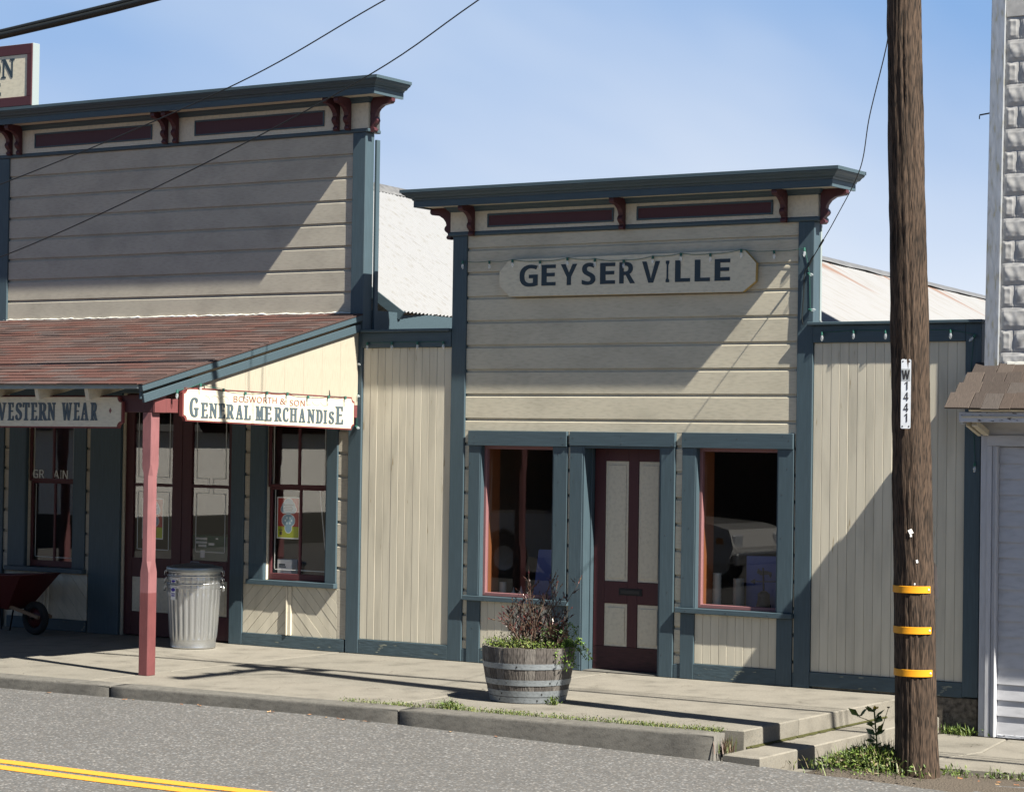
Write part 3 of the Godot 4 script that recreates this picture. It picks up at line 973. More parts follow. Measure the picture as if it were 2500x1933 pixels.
	box(room, "room_wall", M.interior, -0.96, -0.86, -0.1, 2.8, -4.3, -0.126, 0.0)
	box(room, "room_wall", M.interior, 2.99, 3.0, -0.1, 2.8, -4.3, -0.137, 0.0)
	box(b, "side_wall", M.teal_dark, 3.0005, 3.02, 0.0, 3.18, -9.0, -0.137, 0.0)
	box(b, "side_wall", M.teal_dark, -1.01, -0.961, 0.0, 3.15, -9.0, -0.137, 0.0)
	tin_roof(b, Vector3(0.93, 4.365, -0.16), deg_to_rad(7.0), deg_to_rad(28.0), 3.40, 42, 1, M.tin_roof_rusty, -0.140)
	tin_roof(b, Vector3(0.88, 4.355, -0.62), deg_to_rad(7.0), deg_to_rad(28.0), 2.10, 40, -1, M.tin_roof)

# ------------------------------------------------------------------ the general store
func sash_window(parent: Node3D, x0: float, x1: float, y0: float, y1: float, cl: float, cr: float, sill_l: float, sill_r: float, mid: float) -> void:
	var w := part(parent, "window", Vector3((x0 + x1) / 2.0, y0, 0))
	box(w, "side_casing", M.teal_up, cl, x0, y0 + 0.001, y1, -0.02, 0.021)
	box(w, "side_casing", M.teal_up, x1, cr, y0 + 0.001, y1, -0.02, 0.021)
	box(w, "head_casing", M.teal, cl, cr, y1 + 0.001, y1 + 0.14, -0.02, 0.030)
	box(w, "sill", M.teal, sill_l, sill_r, y0 - 0.050, y0, -0.10, 0.060)
	box(w, "jamb", M.teal_up, x0, x0 + 0.010, y0, y1, -0.028, 0.017, 0.001)
	box(w, "jamb", M.teal_up, x1 - 0.010, x1, y0, y1, -0.028, 0.017, 0.001)
	var xm := (x0 + x1) / 2.0
	for k in 2:
		var a := y0 + 0.001 if k == 0 else mid + 0.012
		var c := mid + 0.010 if k == 0 else y1
		var z := -0.088 if k == 0 else -0.056
		var s := w
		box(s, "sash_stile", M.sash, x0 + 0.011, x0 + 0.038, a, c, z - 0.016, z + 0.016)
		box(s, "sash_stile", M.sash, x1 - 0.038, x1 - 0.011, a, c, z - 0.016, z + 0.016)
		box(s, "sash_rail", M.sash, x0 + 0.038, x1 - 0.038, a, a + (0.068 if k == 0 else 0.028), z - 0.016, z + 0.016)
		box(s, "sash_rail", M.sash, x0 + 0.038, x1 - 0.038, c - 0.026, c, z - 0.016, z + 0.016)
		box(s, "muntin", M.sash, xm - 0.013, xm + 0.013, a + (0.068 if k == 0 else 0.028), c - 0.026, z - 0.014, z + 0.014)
		for e in [[x0 + 0.036, xm - 0.010], [xm + 0.010, x1 - 0.036]]:
			box(s, "pane", M.glass, e[0], e[1], a + 0.026, c - 0.024, z - 0.002, z + 0.002, 0.0)
		# thin white line painted on the glass
		var ly0 := a + (0.11 if k == 0 else 0.0)
		for e in [x0 + 0.075, x1 - 0.075]:
			box(s, "painted_line", M.pinstripe, e - 0.0035, e + 0.0035, maxf(ly0, a + 0.03), c - 0.03, z + 0.0025, z + 0.0035, 0.0)
		if k == 0:
			box(s, "painted_line", M.pinstripe, x0 + 0.080, xm - 0.014, ly0 - 0.007, ly0, z + 0.0025, z + 0.0035, 0.0)
			box(s, "painted_line", M.pinstripe, xm + 0.014, x1 - 0.080, ly0 - 0.007, ly0, z + 0.0025, z + 0.0035, 0.0)

func chevron(parent: Node3D, x0: float, x1: float, y0: float, y1: float, up_right: bool) -> void:
	var rect := PackedVector2Array([Vector2(x0, y0), Vector2(x1, y0), Vector2(x1, y1), Vector2(x0, y1)])
	var n := Vector2(-0.72, 0.69) if up_right else Vector2(0.72, 0.69)
	var t := Vector2(n.y, -n.x)
	var mid := Vector2((x0 + x1) / 2.0, (y0 + y1) / 2.0)
	var step := 0.092
	for i in range(-8, 9):
		var a := mid + n * (i * step + 0.0018)
		var b := mid + n * ((i + 1) * step - 0.0018)
		var strip := PackedVector2Array([a - t * 2.0, a + t * 2.0, b + t * 2.0, b - t * 2.0])
		for poly in Geometry2D.intersect_polygons(rect, strip):
			if poly.size() >= 3:
				put(parent, "diagonal_board", prism(poly, -0.012, 0.002 + rng.randf_range(-0.0015, 0.0015)), M.board[(i + 8) % 4])

func build_general_store() -> void:
	var b := thing("general_store", "larger cream wooden store with a red shingled porch roof over the pavement", "building", Vector3(-5.5, 0, -0.05))
	var holes := [[-6.650, -5.912, 0.690, 2.56], [-5.228, -3.672, 0.0, 2.62], [-3.232, -2.415, 0.690, 2.56]]
	wall_round(b, "wall", M.cream_shade, -9.5, -2.01, 0.0, 5.60, -0.125, -0.030, holes)
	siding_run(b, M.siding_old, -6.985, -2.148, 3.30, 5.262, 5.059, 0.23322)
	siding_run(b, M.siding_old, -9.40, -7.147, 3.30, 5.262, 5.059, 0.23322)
	box(b, "pilaster", M.teal_up, -2.147, -1.986, 0.003, 5.262, -0.128, 0.022, 0.004)
	box(b, "corner_board", M.teal_up, -1.9855, -1.957, 3.0, 5.20, -0.19, -0.133, 0.002)
	box(b, "pilaster", M.teal_up, -7.146, -6.986, 0.003, 5.262, -0.02, 0.022, 0.004)
	box(b, "pilaster", M.teal_up, -9.56, -9.401, 0.003, 5.262, -0.02, 0.022, 0.004)
	crown(b, -9.57, -1.982, 5.772, 0.400, 5.560, 5.302, 5.263, -0.20)
	for s in [[-4.250, -2.513], [-6.590, -4.848], [-8.93, -7.188]]:
		frieze_panel(b, s[0], s[1], 5.352, 5.516, 0.023)
	for x in [-2.335, -2.190, -4.640, -4.490, -6.950, -6.800, -9.26, -9.11]:
		front_bracket(b, x, 0.055, 0.23, 5.290, 5.612, 0.037)
	for z in [-0.03]:
		side_bracket(b, -1.945, 1.0, z, 0.06, 0.26, 5.262, 5.612)
	# lower front: strips of siding between the casings
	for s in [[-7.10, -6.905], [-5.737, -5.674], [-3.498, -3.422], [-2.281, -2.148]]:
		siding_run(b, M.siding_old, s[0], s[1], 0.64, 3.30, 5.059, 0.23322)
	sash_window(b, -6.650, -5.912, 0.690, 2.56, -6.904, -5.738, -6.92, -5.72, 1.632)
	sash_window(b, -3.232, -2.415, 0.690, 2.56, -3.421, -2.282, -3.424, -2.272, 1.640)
	box(b, "door_casing", M.teal_up, -5.673, -5.228, 0.003, 2.62, -0.02, 0.021)
	box(b, "door_casing", M.teal_up, -3.672, -3.499, 0.003, 2.62, -0.02, 0.021)
	box(b, "door_head_casing", M.teal, -5.673, -3.499, 2.621, 2.78, -0.02, 0.030)
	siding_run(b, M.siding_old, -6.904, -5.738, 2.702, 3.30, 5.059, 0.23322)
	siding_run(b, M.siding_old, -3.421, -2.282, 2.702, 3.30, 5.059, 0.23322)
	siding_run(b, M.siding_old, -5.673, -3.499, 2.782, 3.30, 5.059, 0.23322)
	# panels under the windows
	for s in [[-6.90, -5.70], [-3.496, -2.268]]:
		var xm: float = (s[0] + s[1]) / 2.0
		chevron(b, s[0], xm - 0.033, 0.132, 0.636, true)
		chevron(b, xm + 0.033, s[1], 0.132, 0.636, false)
		box(b, "panel_stile", M.cream, xm - 0.032, xm - 0.012, 0.132, 0.636, -0.012, 0.030, 0.004)
		box(b, "panel_stile", M.cream, xm - 0.011, xm + 0.032, 0.132, 0.636, -0.012, 0.020, 0.004)
		box(b, "base_board", M.teal_worn, s[0], s[1] + 0.10 if s[1] > -3 else s[1], 0.003, 0.130, -0.012, 0.018)
	box(b, "corner_board", M.siding_old, -2.267, -2.148, 0.132, 0.636, -0.012, 0.002, 0.002)
	# double doors
	for k in 2:
		var x0 := -5.215 if k == 0 else -4.412
		var x1 := -4.420 if k == 0 else -3.685
		var g0 := -5.106 if k == 0 else -4.281
		var g1 := -4.553 if k == 0 else -3.771
		var d := part(b, "door", Vector3((x0 + x1) / 2.0, 0.01, -0.08))
		box(d, "stile", M.maroon, x0, g0, 0.012, 2.61, -0.10, -0.058)
		box(d, "stile", M.maroon, g1, x1, 0.012, 2.61, -0.10, -0.058)
		box(d, "rail", M.maroon, g0, g1, 2.48, 2.61, -0.10, -0.058)
		box(d, "rail", M.maroon, g0, g1, 1.617, 1.650, -0.10, -0.058)
		box(d, "rail", M.maroon, g0, g1, 0.64, 0.845, -0.10, -0.058)
		box(d, "rail", M.maroon, g0, g1, 0.012, 0.265, -0.10, -0.058)
		box(d, "kick_panel", M.cream, g0, g1, 0.2655, 0.6395, -0.10, -0.066, 0.004)
		box(d, "kick_mould", M.cream, g0 + 0.03, g1 - 0.03, 0.30, 0.605, -0.0655, -0.060, 0.003)
		box(d, "pane", M.glass, g0 - 0.004, g1 + 0.004, 0.842, 1.620, -0.082, -0.078, 0.0)
		box(d, "pane", M.glass, g0 - 0.004, g1 + 0.004, 1.648, 2.483, -0.082, -0.078, 0.0)
		var a := g0 + 0.055
		var c := g1 - 0.055
		var m := (a + c) / 2.0
		for e in [a, c]:
			box(d, "painted_line", M.pinstripe, e - 0.004, e + 0.004, 0.940, 1.560, -0.0775, -0.0765, 0.0)
			box(d, "painted_line", M.pinstripe, e - 0.004, e + 0.004, 1.720, 2.44, -0.0775, -0.0765, 0.0)
		box(d, "painted_line", M.pinstripe, a + 0.005, c - 0.005, 0.936, 0.943, -0.0775, -0.0765, 0.0)
		for e in [[a + 0.005, m - 0.032], [m + 0.032, c - 0.005]]:
			box(d, "painted_line", M.pinstripe, e[0], e[1], 1.557, 1.564, -0.0775, -0.0765, 0.0)
			box(d, "painted_line", M.pinstripe, e[0], e[1], 1.716, 1.723, -0.0775, -0.0765, 0.0)
		for e in [m - 0.029, m + 0.029]:
			box(d, "painted_line", M.pinstripe, e - 0.003, e + 0.003, 1.566, 1.616, -0.0775, -0.0765, 0.0)
			box(d, "painted_line", M.pinstripe, e - 0.003, e + 0.003, 1.652, 1.714, -0.0775, -0.0765, 0.0)
	var room := part(b, "room", Vector3(-5.5, 0, -2.0))
	box(room, "room_floor", M.floor_in, -9.4, -2.02, -0.10, 0.0, -5.2, -0.126, 0.0)
	box(room, "room_ceiling", M.interior, -9.4, -2.02, 2.9, 3.0, -5.2, -0.126, 0.0)
	box(room, "room_wall", M.interior, -9.4, -2.02, 0.0, 2.9, -5.3, -5.2, 0.0)
	box(room, "room_wall", M.interior, -9.5, -9.4, -0.1, 3.0, -5.3, -0.126, 0.0)
	box(room, "room_wall", M.interior, -2.10, -2.04, -0.1, 3.0, -5.3, -0.130, 0.0)
	# side wall towards the gap, with the end of the eave above it
	box(b, "side_wall", M.teal, -2.039, -2.0, 0.0, 3.47, -7.0, -0.131, 0.0)
	tin_roof(b, Vector3(-4.54, 5.30, -0.28), deg_to_rad(7.0), deg_to_rad(34.7), 3.20, 14, 1, M.tin_roof)
	tin_roof(b, Vector3(-4.60, 5.29, -0.85), deg_to_rad(7.0), deg_to_rad(34.7), 3.20, 13, -1, M.tin_roof)
	var down := Vector3(0.9925 * cos(0.6056), -sin(0.6056), -0.1219 * cos(0.6056))
	bar(b, "verge_board", M.teal_dark, Vector3(-4.54, 5.24, -0.29) + down * 2.2, Vector3(-4.54, 5.24, -0.29) + down * 3.17, 0.03, 0.10, Vector3(0.12, 0, 0.99))
	bar(b, "eave_board", M.ash, Vector3(-4.54, 5.235, -0.30) + down * 3.1, Vector3(-4.54, 5.235, -0.30) + down * 3.1 + Vector3(-0.1219, 0, -0.9925) * 6.0, 0.03, 0.09, Vector3.UP)
	build_porch(b)

func build_porch(b: Node3D) -> void:
	var a := part(b, "porch_roof", Vector3(-5.5, 3.43, 0.0))
	var slope := Vector3(0, -0.245, 1.0).normalized()
	var up := Vector3(0, 1.0, 0.245).normalized()
	var top := func(z: float) -> float: return 3.418 - 0.245 * z
	# deck and rafters
	bar(a, "roof_deck", M.deck, Vector3(-5.72, top.call(0.03) - 0.020, 0.03), Vector3(-5.72, top.call(3.27) - 0.020, 3.27), 7.40, 0.018, Vector3.RIGHT, 0.0)
	var x := -2.691
	while x > -9.3:
		bar(a, "rafter", M.cream, Vector3(x, top.call(0.03) - 0.088, 0.03), Vector3(x, top.call(3.255) - 0.088, 3.255), 0.045, 0.115, Vector3.RIGHT)
		x -= 0.6245
	# shingle tabs, row by row from the eave up; what shows best are single pieces, the far end one piece
	var rows := 25
	var len_ := 3.30 / slope.z
	var expo := len_ / rows
	var tab := bevelled(Vector3(0.327, 0.011, expo + 0.05), 0.002)
	var rest := tool()
	rest.set_smooth_group(-1)
	for r in rows:
		var s := expo * (r + 0.5)
		var left_seen := lerpf(-7.08, -4.60, float(r) / rows)
		var shift := 0.1635 if r % 2 else 0.0
		var i := 0
		while true:
			var xr := -2.016 - i * 0.330 + (shift if i > 0 else 0.0)
			var w := 0.327 if not (i == 0 and shift > 0) else 0.1635
			if i == 0 and shift > 0:
				xr = -2.016
			elif shift > 0:
				xr = -2.016 - 0.1665 - (i - 1) * 0.330
			var xc := xr - w / 2.0
			if xc < -9.3:
				break
			var at := Vector3(xc, 3.43, 0.0) + slope * s + up * 0.0
			var b3 := Basis(Vector3.RIGHT, up, slope).rotated(Vector3.RIGHT, -0.050)
			if xc > left_seen - 0.1:
				var mesh := tab if w > 0.3 else bevelled(Vector3(w, 0.011, expo + 0.05), 0.002)
				b3 = b3.rotated(Vector3.UP, rng.randf_range(-0.006, 0.006))
				put(a, "shingle", mesh, M.shingle[rng.randi() % 4], Transform3D(b3, at + up * rng.randf_range(0.0, 0.0022)))
			else:
				rest.append_from(tab, 0, Transform3D(b3, at))
			i += 1
	var far := put(a, "shingles_far_end", rest.commit(), M.shingle[0])
	far.set_meta("kind", "stuff")
	# lead-white sealant along the wall, eave edge strip, rake boards
	var seal := tool()
	var pts := []
	var rad := []
	for k in 160:
		pts.append(Vector3(-9.2 + k * 0.0445, 3.436 + rng.randf_range(-0.004, 0.006), 0.012))
		rad.append(0.008 + rng.randf_range(-0.004, 0.005))
	tube_into(seal, pts, rad, 5)
	put(a, "sealant", done(seal), M.lettering_white)
	bar(a, "eave_trim", M.white_edge, Vector3(-9.4, top.call(3.29) - 0.022, 3.285), Vector3(-2.03, top.call(3.29) - 0.010, 3.285), 0.045, 0.02, Vector3.UP)
	var rk := part(b, "rake", Vector3(-2.0, 2.6, 3.2))
	bar(rk, "rake_board", M.teal, Vector3(-2.012, top.call(0.03) - 0.128, 0.03), Vector3(-2.012, top.call(3.25) - 0.128, 3.25), 0.078, 0.028, Vector3(0, 0.97, 0.24))
	bar(rk, "rake_trim", M.teal, Vector3(-2.004, top.call(0.03) - 0.028, 0.03), Vector3(-2.004, top.call(3.29) - 0.028, 3.29), 0.056, 0.046, Vector3(0, 0.97, 0.24))
	bar(rk, "drip_edge", M.shingle[2], Vector3(-2.000, top.call(0.03) + 0.008, 0.03), Vector3(-2.000, top.call(3.30) + 0.008, 3.30), 0.012, 0.050, Vector3(0, 0.97, 0.24), 0.002)
	box(rk, "rake_end", M.teal_dark, -2.05, -2.0265, 2.488, 2.61, 3.235, 3.262)
	# boarded gable end under the rake
	var n := 9
	for i in n:
		var z0 := 0.03 + 2.66 * i / n
		var z1 := 0.03 + 2.66 * (i + 1) / n - 0.002
		put(a, "gable_board", prism(PackedVector2Array([Vector2(-z0, 2.50), Vector2(-z1, 2.50), Vector2(-z1, top.call(z1) - 0.10), Vector2(-z0, top.call(z0) - 0.10)]), -2.050, -2.031, Vector3.FORWARD, Vector3.UP), M.gable)
	# beams and post
	box(b, "beam", M.maroon, -9.4, -2.06, 2.372, 2.525, 2.92, 3.065)
	var e := box(b, "lit_beam_end", M.post_fresh, -2.0595, -2.030, 2.370, 2.527, 2.918, 3.067)  # lighter post red reused: sunlight on the end is put into its colour
	e.name = "lit_beam_end"
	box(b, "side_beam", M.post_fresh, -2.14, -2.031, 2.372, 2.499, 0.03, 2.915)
	var post := part(b, "porch_post", Vector3(-2.125, 0, 3.01))
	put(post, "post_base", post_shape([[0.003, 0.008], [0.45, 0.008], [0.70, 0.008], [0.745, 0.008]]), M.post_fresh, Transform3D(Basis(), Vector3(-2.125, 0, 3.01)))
	put(post, "post_shaft", post_shape([[0.745, 0.008], [0.93, 0.008], [1.03, 0.030], [1.80, 0.030], [1.90, 0.008], [2.371, 0.008]]), M.post_faded, Transform3D(Basis(), Vector3(-2.125, 0, 3.01)))
	for xx in [-5.6, -9.1]:
		put(part(b, "porch_post", Vector3(xx, 0, 3.01)), "post_shaft", post_shape([[0.003, 0.008], [0.93, 0.008], [1.03, 0.030], [1.80, 0.030], [1.90, 0.008], [2.371, 0.008]]), M.post_faded, Transform3D(Basis(), Vector3(xx, 0, 3.01)))

# a square post whose arrises are cut back between the stops; rows of [height, chamfer]
func post_shape(rows: Array) -> ArrayMesh:
	var st := tool()
	st.set_smooth_group(-1)
	var h := 0.056
	var ring := func(y: float, c: float) -> Array:
		return [Vector3(h, y, -h + c), Vector3(h, y, h - c), Vector3(h - c, y, h), Vector3(-h + c, y, h), Vector3(-h, y, h - c), Vector3(-h, y, -h + c), Vector3(-h + c, y, -h), Vector3(h - c, y, -h)]
	for i in rows.size() - 1:
		var a: Array = ring.call(rows[i][0], rows[i][1])
		var c: Array = ring.call(rows[i + 1][0], rows[i + 1][1])
		for k in 8:
			var l := (k + 1) % 8
			face(st, [a[k], a[l], c[l], c[k]], (a[k] + a[l]) * Vector3(1, 0, 1))
	return done(st)

# ------------------------------------------------------------------ board walls between the buildings
func build_board_walls() -> void:
	var l := thing("board_wall", "narrow cream board wall filling the gap between the two shops", "wall", Vector3(-1.45, 0, 0))
	upright_boards(l, M.board, -1.984, -0.899, 0.150, 3.078, 0.0, 0.0875)
	box(l, "base_board", M.teal_worn, -1.984, -0.899, 0.003, 0.148, -0.02, 0.020)
	box(l, "frieze_board", M.teal_dark, -1.984, -0.899, 3.079, 3.232, -0.03, 0.030)
	box(l, "cap_board", M.teal, -1.984, -0.899, 3.233, 3.262, -0.10, 0.070, 0.005)
	box(l, "backing", M.cream_shade, -1.95, -0.91, 0.003, 3.20, -0.06, -0.032, 0.0)
	var r := thing("board_wall", "wide cream board wall behind the utility pole, on a concrete footing", "wall", Vector3(3.8, 0, 0))
	upright_boards(r, M.board, 3.023, 4.466, 0.150, 3.078, 0.0, 0.085)
	box(r, "base_board", M.teal_worn, 3.023, 4.466, 0.020, 0.148, -0.02, 0.020)
	box(r, "corner_post", M.teal_up, 4.467, 4.612, 0.030, 3.232, -0.12, 0.028, 0.004)
	box(r, "frieze_board", M.teal_dark, 3.023, 4.466, 3.079, 3.232, -0.03, 0.030)
	box(r, "cap_board", M.teal, 2.978, 4.628, 3.2335, 3.262, -0.10, 0.072, 0.005)
	box(r, "backing", M.cream_shade, 3.03, 4.46, 0.003, 3.20, -0.06, -0.032, 0.0)
	box(r, "footing", M.footing, 3.99, 4.598, -0.5, 0.019, -0.25, 0.004, 0.008)

# ------------------------------------------------------------------ the garage faced with pressed tin
func tin_block(w: float, h: float, k: int) -> ArrayMesh:
	var key := "tin%.3f,%.3f,%d" % [w, h, k]
	if shapes.has(key):
		return shapes[key]
	var n := FastNoiseLite.new()
	n.seed = 500 + k
	n.frequency = 10.0
	n.fractal_type = FastNoiseLite.FRACTAL_NONE
	var n2 := FastNoiseLite.new()
	n2.seed = 600 + k
	n2.frequency = 6.0
	var nx := maxi(6, int(w / 0.0085))
	var ny := 20
	var st := tool()
	var at := func(i: int, j: int) -> Vector3:
		var x: float = w * i / nx
		var y: float = h * j / ny
		var e: float = minf(minf(x, w - x), minf(y, h - y))
		var margin: float = smoothstep(0.010, 0.030, e)
		var lip: float = 0.004 if e > 0.004 and e < 0.013 else 0.0
		var z: float = lip + margin * (0.011 + 0.0055 * n.get_noise_2d(x, y) + 0.004 * n2.get_noise_2d(x, y))
		return Vector3(x, y, maxf(z, 0.0))
	for i in nx:
		for j in ny:
			quad(st, at.call(i, j), at.call(i + 1, j), at.call(i + 1, j + 1), at.call(i, j + 1))
	shapes[key] = done(st)
	return shapes[key]

func build_tin_garage() -> void:
	var b := thing("tin_clad_garage", "garage clad in pressed tin blocks above white boards and a shake awning", "building", Vector3(6.8, -0.29, -0.05))
	box(b, "wall", M.pressed_tin, 4.70, 9.5, -0.4, 7.30, -0.16, 0.02, 0.0)
	box(b, "side_wall", M.white_wood, 4.72, 9.48, -0.4, 2.6, -9.0, -0.161, 0.0)
	# metal corner strip, leaning a little
	bar(b, "corner_flashing", M.flashing, Vector3(4.729, 2.70, 0.065), Vector3(4.780, 7.24, 0.065), 0.127, 0.09, Vector3.RIGHT, 0.006)
	var row := 0
	var y := 2.598
	while y < 5.64:
		var left := 4.800 + 0.012 * (y - 2.85)
		var x := left
		var w := 0.315 if row % 2 else 0.115
		while x < 6.4:
			put(b, "tin_block", tin_block(w - 0.003, 0.187, row % 2 + 2 * (int(w * 100) % 2)), M.pressed_tin, Transform3D(Basis(), Vector3(x, y, 0.082)))
			x += w
			w = 0.40
		y += 0.1898
		row += 1
	box(b, "tin_backing", M.pressed_tin, 4.795, 9.5, 2.4, 7.25, 0.021, 0.081, 0.0)
	box(b, "plain_band", M.pressed_tin, 4.83, 9.5, y + 0.002, 7.2, 0.082, 0.092, 0.003)
	box(b, "cornice", M.pressed_tin, 4.62, 9.6, 7.26, 7.40, -0.16, 0.34, 0.02)
	# white boards round the big door
	box(b, "corner_board", M.white_up, 4.640, 4.700, -0.285, 2.27, -0.10, 0.085)
	box(b, "door_casing", M.white_up, 4.701, 4.745, -0.285, 2.18, 0.03, 0.100)
	box(b, "door_casing", M.white_up, 4.746, 4.778, -0.285, 2.18, 0.03, 0.088)
	box(b, "door_casing", M.white_up, 4.779, 4.797, -0.285, 2.18, 0.03, 0.112, 0.006)
	box(b, "door_head", M.white_wood, 4.701, 9.4, 2.181, 2.272, 0.03, 0.105)
	var door := part(b, "garage_door", Vector3(5.6, -0.28, 0.06))
	var yy := -0.255
	var k := 0
	while yy < 2.17:
		var hi := minf(yy + (0.1335 if k else 0.155), 2.178)
		var o := prism(PackedVector2Array([Vector2(0.030, yy), Vector2(0.068, yy), Vector2(0.049, hi + 0.012), Vector2(0.030, hi + 0.012)]), -9.3, -4.800, Vector3.BACK, Vector3.UP)
		put(door, "clapboard", o, M.white_wood)
		yy = hi
		k += 1
	box(door, "bottom_board", M.white_flaky, 4.80, 9.3, -0.284, -0.256, 0.03, 0.072)
	box(b, "lintel_wall", M.white_wood, 4.64, 9.4, 2.273, 2.83, -0.05, 0.083, 0.0)
	# awning: shakes on a sloping deck, fascia, soffit boards, a brace
	var a := part(b, "awning", Vector3(5.6, 2.5, 0.3))
	var pitch := atan2(0.36, 0.43)
	var dn := Vector3(0, -sin(pitch), cos(pitch))
	var up := Vector3(0, cos(pitch), sin(pitch))
	var wall_line := Vector3(0, 2.846, 0.10)
	var sl := sqrt(0.36 * 0.36 + 0.43 * 0.43)
	bar(a, "roof_deck", M.cream_shade, Vector3(7.05, 2.846, 0.10) - up * 0.035, Vector3(7.05, 2.846, 0.10) + dn * (sl - 0.02) - up * 0.035, 4.72, 0.018, Vector3.RIGHT, 0.0)
	for r in 4:
		# row 0 is the eave
		var s1 := sl * (4 - r) / 4.0
		var length := sl / 4.0 + 0.05
		var x := lerpf(4.486, 4.602, r / 3.7)
		while x < 9.3:
			var w := rng.randf_range(0.10, 0.24)
			if x < 4.7 and r != 2:
				w = 0.22
			var key := "shake%d" % (rng.randi() % 3)
			var mesh := bevelled(Vector3(snappedf(w, 0.02) - 0.005, 0.017, snappedf(length, 0.01)), 0.002)
			var jit := rng.randf_range(-0.008, 0.008)
			var at := Vector3(x + w / 2.0, 0, 0) + wall_line + dn * (s1 - length / 2.0 + jit) + up * (0.006 + rng.randf_range(0.0, 0.004))
			var bb := Basis(Vector3.RIGHT, up, dn).rotated(Vector3.RIGHT, 0.075).rotated(up, rng.randf_range(-0.02, 0.02)).rotated(dn, rng.randf_range(-0.02, 0.02))
			put(a, "shake", mesh, M.shake[rng.randi() % 4], Transform3D(bb, at))
			x += snappedf(w, 0.02)
	bar(a, "top_flashing", M.rusty, Vector3(4.850, 2.828, 0.138), Vector3(9.3, 2.828, 0.138), 0.085, 0.006, Vector3(0, -0.69, 0.72))
	bar(a, "top_flashing", M.lettering_white, Vector3(4.870, 2.872, 0.098), Vector3(9.3, 2.872, 0.098), 0.045, 0.006, Vector3(0, -1, 0.15))
	box(a, "fascia", M.white_flaky, 4.588, 9.3, 2.377, 2.462, 0.425, 0.455)
	box(a, "end_fascia", M.white_wood, 4.589, 4.612, 2.36, 2.455, 0.086, 0.424)
	var z := 0.09
	while z < 0.41:
		box(a, "soffit_board", M.cream_shade, 4.613, 9.3, 2.415, 2.430, z, z + 0.072, 0.002)
		z += 0.076
	bar(a, "brace", M.cream, Vector3(4.70, 2.29, 0.115), Vector3(4.70, 2.37, 0.38), 0.05, 0.05, Vector3.RIGHT)
	bar(a, "brace", M.cream, Vector3(4.64, 2.29, 0.110), Vector3(4.62, 2.372, 0.34), 0.03, 0.06, Vector3.RIGHT)
	# small iron pintle high on the corner
	bar(b, "iron_hook", M.iron, Vector3(4.56, 5.02, 0.0), Vector3(4.70, 5.03, 0.03), 0.012, 0.012)
	bar(b, "iron_hook", M.iron, Vector3(4.56, 4.985, 0.0), Vector3(4.56, 5.015, 0.0), 0.008, 0.008, Vector3.RIGHT, 0.001)

# ------------------------------------------------------------------ utility pole
func pole_axis(y: float) -> Vector3:
	return Vector3(5.275 - 0.004 * y, y, 2.862 + 0.062 * (y + 0.27))

func pole_radius(y: float) -> float:
	return 0.152 - 0.0052 * y + (0.022 * exp(-(y + 0.3) * 5.0))

